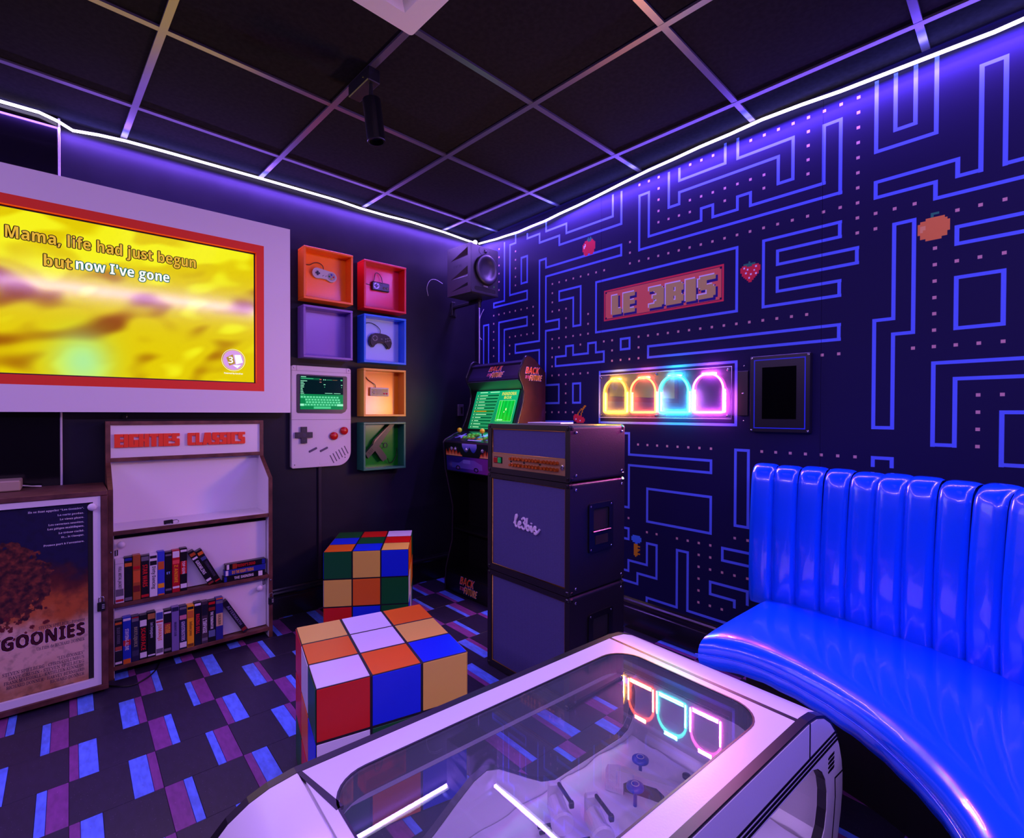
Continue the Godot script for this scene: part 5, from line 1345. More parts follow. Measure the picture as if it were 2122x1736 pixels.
func build_arcade():
	var t := thing("arcade_machine", "black upright arcade machine with a green lit screen and yellow ball joysticks", "arcade machine", Vector3(0.4925, 0, 0.032), 0.02)
	var bk := mat("arcade_black", Color(0.05, 0.045, 0.06), 0.35)
	var pl := mat("arcade_marquee", Color(0.14, 0.11, 0.22), 0.30)
	var yz := Transform3D(Basis(Vector3(0, 0, 1), Vector3(0, 1, 0), Vector3(-1, 0, 0)), Vector3.ZERO)
	var cab := pv(CAB)
	for k in [-1, 1]:
		var s := st_new(); prism(s, cab, minf(-k * 0.2725, -k * 0.2545), maxf(-k * 0.2725, -k * 0.2545), yz)
		var p := obj("side_panel", s, bk, t)
		var e := []
		for q in cab: e.append(Vector3(k * 0.2635, q.y, q.x))
		e = e.slice(1)
		s = st_new(); tube(s, e, 0.0075, 6)
		obj("edge_trim", s, mat("arcade_trim", Color(0.10, 0.08, 0.14), 0.25), p)
		if k == 1:
			var im := Image.create(96, 256, false, Image.FORMAT_RGB8)
			var f := FastNoiseLite.new(); f.seed = 5; f.frequency = 0.03; f.fractal_octaves = 4
			for y in 256:
				for x in 96:
					var v := y / 256.0 + 0.16 * f.get_noise_2d(x, y)
					var c := Color(0.20, 0.09, 0.10).lerp(Color(0.30, 0.13, 0.13), smoothstep(0.0, 0.25, v)).lerp(Color(0.34, 0.22, 0.48), smoothstep(0.25, 0.42, v)).lerp(Color(0.10, 0.08, 0.20), smoothstep(0.5, 0.9, v))
					im.set_pixel(x, y, c)
			s = st_new()
			var idx := Geometry2D.triangulate_polygon(cab)
			for i in range(0, idx.size(), 3):
				var q := []; var uv := []
				for j in 3:
					var w: Vector2 = cab[idx[i + j]]
					q.append(Vector3(0.2731, w.y, w.x)); uv.append(Vector2(1.0 - w.x / 0.42, 1.0 - w.y / 1.53))
				face(s, q, Vector3(1, 0, 0), uv)
			obj("side_print", s, picture(im, 0.35), p)
			var rb := Basis(Vector3(0, 0, -1), Vector3(0, 1, 0), Vector3(1, 0, 0))
			future_logo(p, Vector3(0.2733, 1.413, 0.108), 0.140, rb)
	var slab := func(called: String, a: Vector2, b: Vector2, th: float, m: Material, half := 0.2545) -> MeshInstance3D:
		# a board across the cabinet from profile point a to b
		var d := (b - a).normalized(); var n := Vector2(-d.y, d.x) * th
		var s := st_new(); prism(s, PackedVector2Array([a, b, b + n, a + n]), -half, half, yz)
		return obj(called, s, m, t)
	slab.call("top_board", Vector2(0.02, 1.425), Vector2(0.150, 1.500), -0.015, bk)
	slab.call("top_lip", Vector2(0.150, 1.506), Vector2(0.185, 1.488), -0.012, pl)
	var mq: MeshInstance3D = slab.call("marquee", Vector2(0.176, 1.478), Vector2(0.212, 1.402), -0.01, pl)
	slab.call("marquee_lip", Vector2(0.212, 1.406), Vector2(0.218, 1.386), -0.012, pl)
	slab.call("hood", Vector2(0.214, 1.384), Vector2(0.158, 1.328), 0.010, mat("arcade_hood", Color(0.16, 0.16, 0.17), 0.4))
	slab.call("screen_surround", Vector2(0.150, 1.345), Vector2(0.246, 1.045), -0.012, bk)
	var back := st_new(); box(back, Vector3(0, 0.75, 0.008), Vector3(0.509, 1.36, 0.012)); obj("back_board", back, bk, t)
	# marquee lettering
	var dir := Vector2(0.036, -0.076).normalized()
	var mb := Basis(Vector3(1, 0, 0), Vector3(0, -dir.y, -dir.x), Vector3(0, dir.x, -dir.y))
	future_logo(mq, Vector3(0.015, 1.440, 0.1955), 0.155, mb)
	# screen
	var im2 := Image.create(320, 240, false, Image.FORMAT_RGB8)
	for y in 240:
		for x in 320: im2.set_pixel(x, y, Color(0.02, 0.58, 0.40).lerp(Color(0.05, 0.72, 0.45), x / 320.0).darkened(0.25 * y / 240.0))
	var hi := Color(0.70, 0.98, 0.75); var dkg := Color(0.0, 0.36, 0.22)
	for k in 11:
		var y := 22 + 20 * k
		im2.fill_rect(Rect2i(14, y, 168 - 2 * k, 14), Color(0.45, 0.95, 0.55))
		im2.fill_rect(Rect2i(15, y + 1, 166 - 2 * k, 12), dkg if k != 5 else Color(0.10, 0.40, 0.10))
		im2.fill_rect(Rect2i(18, y + 4, 6, 6), hi if k != 5 else Color(0.95, 0.9, 0.1))
		im2.fill_rect(Rect2i(34, y + 5, [62, 52, 48, 58, 56, 80, 84, 46, 34, 56, 50][k], 4), hi if k != 5 else Color(0.95, 0.55, 0.1))
	im2.fill_rect(Rect2i(30, 6, 60, 5), hi); im2.fill_rect(Rect2i(110, 6, 70, 5), hi)
	im2.fill_rect(Rect2i(196, 62, 112, 128), Color(0.60, 1.0, 0.55)); im2.fill_rect(Rect2i(198, 64, 108, 124), Color(0.02, 0.70, 0.16))
	for k in 4: im2.fill_rect(Rect2i(202 + 26 * k, 64, 10, 124), Color(0.05, 0.80, 0.22))
	im2.fill_rect(Rect2i(214, 64, 3, 124), Color(0.55, 0.98, 0.6)); im2.fill_rect(Rect2i(252, 110, 8, 14), Color(0.85, 1.0, 0.6)); im2.fill_rect(Rect2i(244, 128, 5, 10), Color(0.8, 1.0, 0.7)); im2.fill_rect(Rect2i(206, 178, 42, 6), hi)
	im2.fill_rect(Rect2i(228, 212, 52, 7), hi)
	var sd := Vector2(0.096, -0.300).normalized()
	var sb := Basis(Vector3(1, 0, 0), Vector3(0, -sd.y, -sd.x), Vector3(0, sd.x, -sd.y))
	var sc := obj("screen", sheet(0.425, 0.262, 0.003, Vector3(0.0, 1.193, 0.2075), sb), picture(im2, 0.12, 1.15), t)
	var ym := glow("screen_yellow", Color(0.95, 0.95, 0.35), 0.9)
	text(sc, "screen_title", "PANDORA", ym, Vector3(0.0, 1.193, 0.2075) + sb * Vector3(0.125, 0.108, 0.0017), 0.135, 0.022, bold, 0.0004, sb)
	text(sc, "screen_title", "BOX", ym, Vector3(0.0, 1.193, 0.2075) + sb * Vector3(0.120, 0.082, 0.0017), 0.070, 0.018, bold, 0.0004, sb)
	var l := AreaLight3D.new(); l.name = "arcade_screen_light"; l.area_size = Vector2(0.41, 0.25); l.area_normalize_energy = true
	l.transform = Transform3D(sb * Basis(Vector3.UP, PI), Vector3(0, 1.193, 0.2075) + sb * Vector3(0, 0, 0.006))
	l.light_color = lin(0.03, 0.75, 0.22); l.light_energy = 0.08; l.shadow_enabled = true; l.area_range = 8.0
	t.add_child(l)
	# control panel
	var cp := Vector2(0.400, 0.992) - Vector2(0.262, 1.052)
	var cd := cp.normalized()
	var top := st_new(); prism(top, PackedVector2Array([Vector2(0.246, 1.046), Vector2(0.256, 1.050), Vector2(0.398, 0.990), Vector2(0.404, 0.980), Vector2(0.388, 0.975)]), -0.2545, 0.2545, yz)
	obj("control_panel", top, mat("arcade_panel", Color(0.10, 0.09, 0.14), 0.3), t)
	var cb := Basis(Vector3(1, 0, 0), Vector3(0, -cd.y, -cd.x).normalized(), Vector3(0, cd.x, -cd.y))
	var im3 := Image.create(256, 80, false, Image.FORMAT_RGB8); im3.fill(Color(0.09, 0.07, 0.14))
	var rng := RandomNumberGenerator.new(); rng.seed = 9
	for c in [[40, 40], [150, 30], [215, 50]]:
		for y in 80:
			for x in 256:
				var d := Vector2(x - c[0], (y - c[1]) * 1.6); var a := d.angle(); var r := 14.0 + 20.0 * pow(absf(sin(a * 2.5 + c[0])), 3.0)
				if d.length() < r: im3.set_pixel(x, y, Color(0.80, 0.72, 0.90).lerp(Color(0.30, 0.30, 0.62), d.length() / r * 0.8))
	im3.fill_rect(Rect2i(92, 46, 30, 12), Color(0.75, 0.20, 0.18)); im3.fill_rect(Rect2i(140, 50, 34, 12), Color(0.80, 0.28, 0.18)); im3.fill_rect(Rect2i(104, 66, 70, 5), Color(0.85, 0.75, 0.88))
	obj("panel_print", sheet(0.505, 0.150, 0.0006, Vector3(0, 1.0213, 0.3275), cb), picture(im3, 0.25), t)
	var yel := mat("joystick_yellow", Color(0.92, 0.72, 0.04), 0.2); var lime := mat("button_lime", Color(0.40, 0.78, 0.06), 0.3)
	for k in 3:
		var c := Vector3([-0.216, 0.024, 0.20][k], [1.024, 1.024, 1.024][k], 0.315) if k != 2 else Vector3(0.20, 1.022, 0.315)
		var o := Node3D.new(); o.name = "joystick"; t.add_child(o, true); o.position = c
		if k == 2: o.name = "trackball_knob"
		var s := st_new(); tube(s, [Vector3(0, -0.004, 0), Vector3(0, 0.034, 0.0)], 0.0045, 8); obj("shaft", s, bk, o)
		s = st_new(); lathe(s, sphere_profile(0.0165), Transform3D(Basis.IDENTITY, Vector3(0, 0.034, 0)), 20); obj("ball_top", s, yel, o)
	for g in 2:
		for k in 6:
			var px: float = -0.115 + g * 0.21 + 0.038 * (k % 3) + 0.010 * int(k / 3)
			var along: float = -0.010 + 0.034 * (1 - int(k / 3)) - 0.004 * (k % 3)
			var c := Vector3(0, 1.0215, 0.328) + cb * Vector3(px, -along, 0)
			var s := st_new(); lathe(s, [Vector2(0.0145, 0), Vector2(0.0145, 0.005), Vector2(0.011, 0.007), Vector2(0.011, 0.010), Vector2(0.0, 0.0105)], Transform3D(Basis(cb.x, cb.z, -cb.y), c), 16)
			obj("play_button", s, lime, t)
	# front boards with flame print and the lower picture
	var im4 := Image.create(256, 80, false, Image.FORMAT_RGB8); im4.fill(Color(0.06, 0.05, 0.08))
	for x in 256:
		var u := x / 255.0
		var hgt := 0.0
		if u < 0.35: hgt = 60.0 * pow(1.0 - absf(u - 0.13) / 0.24, 0.6) if absf(u - 0.13) < 0.24 else 0.0
		if u > 0.70: hgt = maxf(hgt, 62.0 * pow(maxf(0.0, 1.0 - absf(u - 0.86) / 0.17), 0.6))
		hgt *= 0.62 + 0.38 * sin(x * 0.55) * sin(x * 0.21 + 1.0)
		for y in 80:
			var q := (80.0 - y) / maxf(hgt, 1.0)
			if hgt > 4.0 and q < 1.0: im4.set_pixel(x, y, Color(0.95, 0.70, 0.45).lerp(Color(0.72, 0.16, 0.03), q))
			elif u > 0.36 and u < 0.66 and y < 20.0 + 34.0 * absf(sin((u - 0.36) * 10.4 * 2.0)): im4.set_pixel(x, y, Color(0.62, 0.56, 0.86).lerp(Color(0.10, 0.16, 0.50), y / 54.0))
	var fb := Basis(Vector3(1, 0, 0), Vector3(0, 1, 0.085).normalized(), Vector3(0, -0.085, 1).normalized())
	obj("front_board", bx(Vector3(0, 0.885, 0.388), Vector3(0.509, 0.19, 0.018), 0.001, fb), bk, t)
	obj("front_print", sheet(0.500, 0.082, 0.0006, Vector3(0, 0.938, 0.4022), fb), picture(im4, 0.3), t)
	var im5 := Image.create(256, 80, false, Image.FORMAT_RGB8)
	for y in 80:
		for x in 256:
			var u := x / 255.0
			var c := Color(0.14, 0.10, 0.42).lerp(Color(0.45, 0.16, 0.50), smoothstep(0.3, 0.75, u)).lerp(Color(0.62, 0.28, 0.34), smoothstep(0.75, 1.0, u) * y / 80.0)
			im5.set_pixel(x, y, c.lightened(0.25 * exp(-pow((u - 0.12) / 0.07, 2.0) - pow((y - 46.0) / 14.0, 2.0))))
	# a plain low car seen from the side
	for x in range(30, 190):
		var u := (x - 30.0) / 160.0
		var roof := 34.0 if u < 0.22 else (34.0 - 20.0 * smoothstep(0.22, 0.45, u) if u < 0.72 else 14.0 + 18.0 * smoothstep(0.72, 1.0, u))
		for y in range(int(roof), 62):
			im5.set_pixel(x, y, Color(0.22, 0.26, 0.60).lerp(Color(0.50, 0.30, 0.60), u).lerp(Color(0.55, 0.55, 0.80), 0.5 if (y < 34 and u > 0.38 and u < 0.62) else 0.0))
	for c in [[62, 60], [158, 62]]:
		for y in range(c[1] - 14, mini(c[1] + 14, 80)):
			for x in range(c[0] - 12, c[0] + 12):
				var d := Vector2(x - c[0], y - c[1]).length()
				if d < 12.0: im5.set_pixel(x, y, Color(0.05, 0.04, 0.10) if d > 7.0 else Color(0.40, 0.28, 0.55))
	obj("lower_print", sheet(0.500, 0.096, 0.0006, Vector3(0, 0.845, 0.3945), fb), picture(im5, 0.3), t)
	var chrome := mat("button_chrome", Color(0.75, 0.72, 0.78), 0.2, 0.8)
	for x in [-0.184, -0.142, -0.024, 0.134]:
		var s := st_new(); lathe(s, [Vector2(0.0125, 0), Vector2(0.0125, 0.004), Vector2(0.009, 0.006), Vector2(0.009, 0.008), Vector2(0.004, 0.0085), Vector2(0, 0.0075)], Transform3D(Basis(fb.x, fb.z, -fb.y), Vector3(x, 0.941, 0.4024)), 18)
		obj("front_button", s, chrome, t)
	# pedestal: recess and kick board
	obj("pedestal_front", bx(Vector3(0, 0.46, 0.20), Vector3(0.509, 0.66, 0.014)), bk, t)
	obj("pedestal_shelf", bx(Vector3(0, 0.40, 0.265), Vector3(0.509, 0.014, 0.13)), bk, t)
	obj("kick_top", bx(Vector3(0, 0.125, 0.29), Vector3(0.509, 0.016, 0.19), 0.001), bk, t)
	var kb := obj("kick_board", bx(Vector3(0, 0.062, 0.384), Vector3(0.509, 0.124, 0.016), 0.001), bk, t)
	future_logo(kb, Vector3(-0.02, 0.070, 0.3922), 0.17, Basis.IDENTITY)

func sphere_profile(r: float) -> Array:
	var p := []
	for i in 11: p.append(Vector2(r * sin(PI * i / 10.0), -r * cos(PI * i / 10.0)))
	return p

func future_logo(parent: Node, c: Vector3, w: float, b: Basis):
	# slanted two line title, each letter shading from orange to yellow, pale edge
	var sl := b * Basis(Vector3(1, 0, 0), Vector3(0.28, 1, 0), Vector3(0, 0, 1))
	var pale := mat("logo_edge", Color(0.72, 0.62, 0.85), 0.4); var om := mat("logo_orange", Color(0.92, 0.40, 0.06), 0.4); var pk := mat("logo_pink", Color(0.90, 0.30, 0.35), 0.4); var ye := mat("logo_yellow", Color(0.98, 0.68, 0.12), 0.4)
	for p in 2:
		var g: float = w * 0.020 * (1 - p)
		var z := b * Vector3(0, 0, 0.0002 + 0.0004 * p)
		var m1: Material = pale if p == 0 else om; var m2: Material = pale if p == 0 else ye; var m3: Material = pale if p == 0 else pk
		text(parent, "logo_word", "BACK", m1, c + z + b * Vector3(-w * 0.06, w * 0.17, 0), w * 0.80 + g * 2, w * 0.27 + g * 2, bold, 0.0004, sl)
		text(parent, "logo_word", "TO THE", m3, c + z + b * Vector3(-w * 0.37, -w * 0.13, 0), w * 0.26 + g, w * 0.12 + g, bold, 0.0004, sl)
		text(parent, "logo_word", "FUTURE", m2, c + z + b * Vector3(w * 0.14, -w * 0.15, 0), w * 0.72 + g * 2, w * 0.24 + g * 2, bold, 0.0004, sl)

# ---------- amplifier stack ----------
func build_amps():
	var tol := mat("tolex", Color(0.085, 0.075, 0.095), 0.42)
	tol.normal_enabled = true; tol.normal_texture = noise_tex(0.06, 61, Color.BLACK, Color.WHITE, true, 512, 3); tol.normal_scale = 0.25
	tol.uv1_triplanar = true; tol.uv1_world_triplanar = true; tol.uv1_scale = Vector3(5, 5, 5)
	var cloth := mat("grille_cloth", Color(0.24, 0.23, 0.30), 0.85)
	var weave := Image.create(64, 64, false, Image.FORMAT_RGB8)
	var rng := RandomNumberGenerator.new(); rng.seed = 4
	for y in 64:
		for x in 64:
			var v := 0.21 + 0.05 * ((x + y) % 2) + 0.05 * rng.randf() + (0.04 if x % 4 == 0 else 0.0)
			weave.set_pixel(x, y, Color(v, v * 0.97, v * 1.7))
	tri(cloth, ImageTexture.create_from_image(weave), Vector3(12, 12, 12))
	var gold := mat("gold_piping", Color(0.78, 0.58, 0.28), 0.3, 0.6)
	var cap := mat("amp_corner", Color(0.05, 0.045, 0.06), 0.3)
	var steel := mat("steel", Color(0.7, 0.7, 0.72), 0.25, 1.0)
	var W := 0.513; var D := 0.355
	var specs := [["amplifier_head", "amplifier head with a gold control panel, topmost of the black stack", "amplifier", 0.8975, 0.2255], ["speaker_cabinet", "black speaker cabinet with a white script emblem, middle of the stack", "speaker cabinet", 0.449, 0.4475], ["speaker_cabinet", "plain black speaker cabinet standing on the floor under the emblem one", "speaker cabinet", 0.0, 0.448]]
	for k in 3:
		var sp = specs[k]
		var h: float = sp[4]
		var t := thing(sp[0], sp[1], sp[2], Vector3(1.4615, sp[3], 0.845), 0.0, "" if k == 0 else "black speaker cabinets in the stack")
		# shell: sides, top, bottom round a recessed front, back board
		var s := st_new(); prism_hole(s, rrect(-W / 2, 0.001, W / 2, h - 0.001, 0.012, 4), rect(-W / 2 + 0.026, 0.028 if k else 0.026, W / 2 - 0.026, h - 0.022), -D + 0.004, 0.0)
		obj("shell", s, tol, t)
		obj("back_board", bx(Vector3(0, h / 2, -D + 0.008), Vector3(W - 0.04, h - 0.04, 0.012)), tol, t)
		var gy0 := 0.030; var gy1 := h - 0.024; var gx := W / 2 - 0.028
		if k == 0: gy0 = 0.092
		obj("grille", bx(Vector3(0, (gy0 + gy1) / 2, -0.012), Vector3(2 * gx, gy1 - gy0, 0.008)), cloth, t)
		s = st_new(); tube(s, [Vector3(-gx + 0.002, gy0, -0.006), Vector3(gx - 0.002, gy0, -0.006), Vector3(gx - 0.002, gy1, -0.006), Vector3(-gx + 0.002, gy1, -0.006)], 0.0028, 6, true)
		obj("piping", s, gold, t)
		for cx in [-1, 1]:
			for cy in [0, 1]:
				s = st_new(); box(s, Vector3(cx * (W / 2 - 0.013), 0.014 if cy == 0 else h - 0.014, -0.012), Vector3(0.030, 0.0290, 0.030), 0.010)
				obj("corner_cap", s, cap, t)
				for zz in [-0.035, -D + 0.025]:
					s = st_new(); dome(s, Vector3.ZERO, 0.0055, 0.003)
					var scr := obj("rivet", s, steel, t)
					scr.transform = Transform3D(Basis(Vector3.UP, cx * PI / 2), Vector3(cx * W / 2, 0.028 if cy == 0 else h - 0.028, zz))
					if cy == 0 or k == 0: pass
				s = st_new(); box(s, Vector3(cx * (W / 2 - 0.013), 0.014 if cy == 0 else h - 0.014, -D + 0.016), Vector3(0.030, 0.0290, 0.030), 0.010)
				obj("corner_cap", s, cap, t)
		if k == 0:
			var gp := mat("gold_panel", Color(0.66, 0.52, 0.36), 0.35, 0.3)
			var pan := obj("control_panel", bx(Vector3(0, 0.059, -0.009), Vector3(0.460, 0.066, 0.010)), gp, t)
			obj("switch_plate", bx(Vector3(-0.186, 0.061, -0.0035), Vector3(0.058, 0.030, 0.002)), cap, t)
			obj("red_switch", bx(Vector3(-0.200, 0.061, 0.000), Vector3(0.022, 0.024, 0.007), 0.002, Basis(Vector3.UP, 0.15)), glow("switch_red", Color(0.75, 0.06, 0.02), 0.25), t)
			obj("green_switch", bx(Vector3(-0.174, 0.061, 0.000), Vector3(0.022, 0.024, 0.007), 0.002, Basis(Vector3.UP, -0.15)), glow("switch_green", Color(0.02, 0.55, 0.35), 0.5), t)
			var km := mat("gold_knob", Color(0.80, 0.42, 0.12), 0.22, 0.75)
			for r in 2:
				for n in 14:
					var x := -0.088 + 0.0195 * n + (0.010 if n > 3 else 0.0) + (0.010 if n > 8 else 0.0)
					s = st_new(); lathe(s, [Vector2(0.0078, 0), Vector2(0.0078, 0.004), Vector2(0.0062, 0.005), Vector2(0.0062, 0.018), Vector2(0.0055, 0.019), Vector2(0, 0.019)], Transform3D(Basis(Vector3(1, 0, 0), Vector3(0, 0, 1), Vector3(0, -1, 0)), Vector3(x, 0.0735 - 0.027 * r, -0.004)), 12, true)
					obj("knob", s, km, t)
			for n in 3: obj("jack_slot", bx(Vector3([-0.097, -0.012, 0.085][n], 0.060, -0.0035), Vector3(0.010, 0.007, 0.002)), cap, t)
			s = st_new(); lathe(s, [Vector2(0.011, 0), Vector2(0.011, 0.004), Vector2(0.008, 0.005), Vector2(0.005, 0.005), Vector2(0.004, 0.001), Vector2(0, 0.001)], Transform3D(Basis(Vector3(1, 0, 0), Vector3(0, 0, 1), Vector3(0, -1, 0)), Vector3(0.213, 0.058, -0.004)), 18, true)
			obj("jack", s, steel, t)
		else:
			# recessed carrying handle on the right side
			var hb := Basis(Vector3(0, 0, -1), Vector3(0, 1, 0), Vector3(1, 0, 0))
			var hc := Vector3(W / 2, h - 0.192 if k == 1 else h - 0.192, -0.187)
			s = st_new()
			prism_hole(s, rrect(-0.078, -0.100, 0.078, 0.100, 0.012, 4), rrect(-0.050, -0.010, 0.050, 0.078, 0.008, 3), 0.0005, 0.006, Transform3D(hb, hc))
			var hp := obj("handle_plate", s, cap, t)
			obj("handle_recess", bx(hc + Vector3(0.0008, 0.034, 0), Vector3(0.001, 0.088, 0.100)), mat("deep_black", Color(0.01, 0.01, 0.012), 0.8), hp)
			s = st_new(); box(s, hc + hb * Vector3(0, -0.016, 0.008), Vector3(0.010, 0.008, 0.120), 0.003); obj("grip", s, cap, hp)
			s = st_new(); box(s, hc + hb * Vector3(0.0, -0.052, 0.0065), Vector3(0.003, 0.036, 0.082), 0.001); obj("lower_recess", s, mat("deep_black", Color.BLACK), hp)
			for sx in [-1, 1]:
				for sy in [-1, 1]:
					s = st_new(); dome(s, Vector3.ZERO, 0.004, 0.002)
					var scr := obj("screw", s, steel, hp); scr.transform = Transform3D(hb, hc + hb * Vector3(sx * 0.066, sy * 0.088, 0.006))
		if k == 1:
			script_emblem(t, Vector3(0.004, 0.240, -0.0078))
	var o := thing("pale_board", "thin pale board lying on top of the amplifier head", "board", Vector3(1.345, 1.1225, 0.575), 0.1)
	obj("board", bx(Vector3(0, 0.003, 0), Vector3(0.20, 0.006, 0.10), 0.001), mat("pale_trim", Color.WHITE), o)

func script_emblem(t: Node, c: Vector3):
	# flowing white name badge drawn with round strokes
	var strokes := [
		[[-0.078, -0.004], [-0.070, 0.010], [-0.060, 0.030], [-0.064, 0.036], [-0.070, 0.020], [-0.070, -0.006], [-0.063, -0.016], [-0.054, -0.010]],
		[[-0.054, -0.008], [-0.040, -0.002], [-0.036, 0.006], [-0.044, 0.009], [-0.050, -0.002], [-0.046, -0.016], [-0.036, -0.015], [-0.028, -0.008]],
		[[-0.028, 0.022], [-0.018, 0.030], [-0.008, 0.024], [-0.012, 0.012], [-0.018, 0.010], [-0.008, 0.006], [-0.006, -0.010], [-0.018, -0.018], [-0.029, -0.010]],
		[[0.004, 0.034], [0.002, 0.010], [0.004, -0.014], [0.014, -0.017], [0.020, -0.006], [0.014, 0.004], [0.005, -0.002]],
		[[0.020, -0.006], [0.030, 0.004], [0.030, -0.010], [0.036, -0.017], [0.046, -0.004]],
		[[0.030, 0.016], [0.031, 0.018]],
		[[0.042, -0.006], [0.052, 0.008], [0.058, 0.004], [0.054, -0.004], [0.064, -0.012], [0.060, -0.022], [0.048, -0.020], [0.066, -0.016], [0.080, 0.002]]]
	var m := mat("emblem_white", Color(0.88, 0.84, 0.90), 0.35)
	var o := Node3D.new(); o.name = "emblem"; t.add_child(o, true)
	for k in strokes.size():
		var pts := []
		for q in strokes[k]: pts.append(Vector2(q[0], q[1]))
		var sm: Array = catmull(pts, 28 if pts.size() > 2 else 2)
		var p3 := []
		for q in sm: p3.append(c + Vector3(q.x, q.y - q.x * 0.05, 0.004))
		var s := st_new(); tube(s, p3, 0.0052, 8); obj("stroke", s, m, o)

# ---------- puzzle cube stools ----------
func build_cubes():
	var cols := {"W": Color(0.90, 0.88, 0.90), "Y": Color(0.93, 0.76, 0.30), "O": Color(0.93, 0.42, 0.04), "R": Color(0.85, 0.09, 0.02), "B": Color(0.02, 0.16, 0.85), "G": Color(0.01, 0.36, 0.13)}
	var data := [
		["puzzle cube stool with blue, red and yellow squares, in front of the table", Vector3(1.5355, 0, 1.5635), 1.365, {"top": "YWOOWYWOB", "front": "RBYWGRGOB", "left": "RWGROBGRB", "right": "YGRBOWGRY", "back": "OGYBRWGYB"}],
		["puzzle cube stool with green, yellow and blue squares, against the dark wall", Vector3(0.3445, 0, 1.009), 1.0, {"top": "GRWBGROBY", "front": "GYBYOGRBG", "left": "ROBYGWBRO", "right": "OOGWYOBWG", "back": "OGYBRWGYB"}]]
	data[0][0] = "multicoloured puzzle cube stool nearest the glass topped table"
	data[1][0] = "multicoloured puzzle cube stool standing against the dark wall"
	for d in data:
		var t := thing("puzzle_cube_stool", d[0], "stool", d[1], d[2], "puzzle cube stools")
		var S := 0.441; var c := S / 3.0
		obj("body", bx(Vector3(0, S / 2, 0), Vector3(S - 0.003, S - 0.001, S - 0.003), 0.003), mat("cube_black", Color(0.04, 0.03, 0.05), 0.4), t)
		for f in ["top", "front", "left", "right", "back"]:
			var b: Basis = {"front": Basis.IDENTITY, "back": Basis(Vector3.UP, PI), "left": Basis(Vector3.UP, -PI / 2), "right": Basis(Vector3.UP, PI / 2), "top": Basis(Vector3(1, 0, 0), -PI / 2)}[f]
			for r in 3:
				for k in 3:
					var p := Vector3((k - 1) * c, (1 - r) * c, S / 2 - 0.0012)
					var at := Vector3(0, S / 2, 0) + b * p
					var ch: String = d[3][f][r * 3 + k]
					var m := mat("cube_" + ch, cols[ch], 0.28)
					obj("square", bx(at, Vector3(c - 0.0072, c - 0.0072, 0.0024), 0.001, b), m, t)

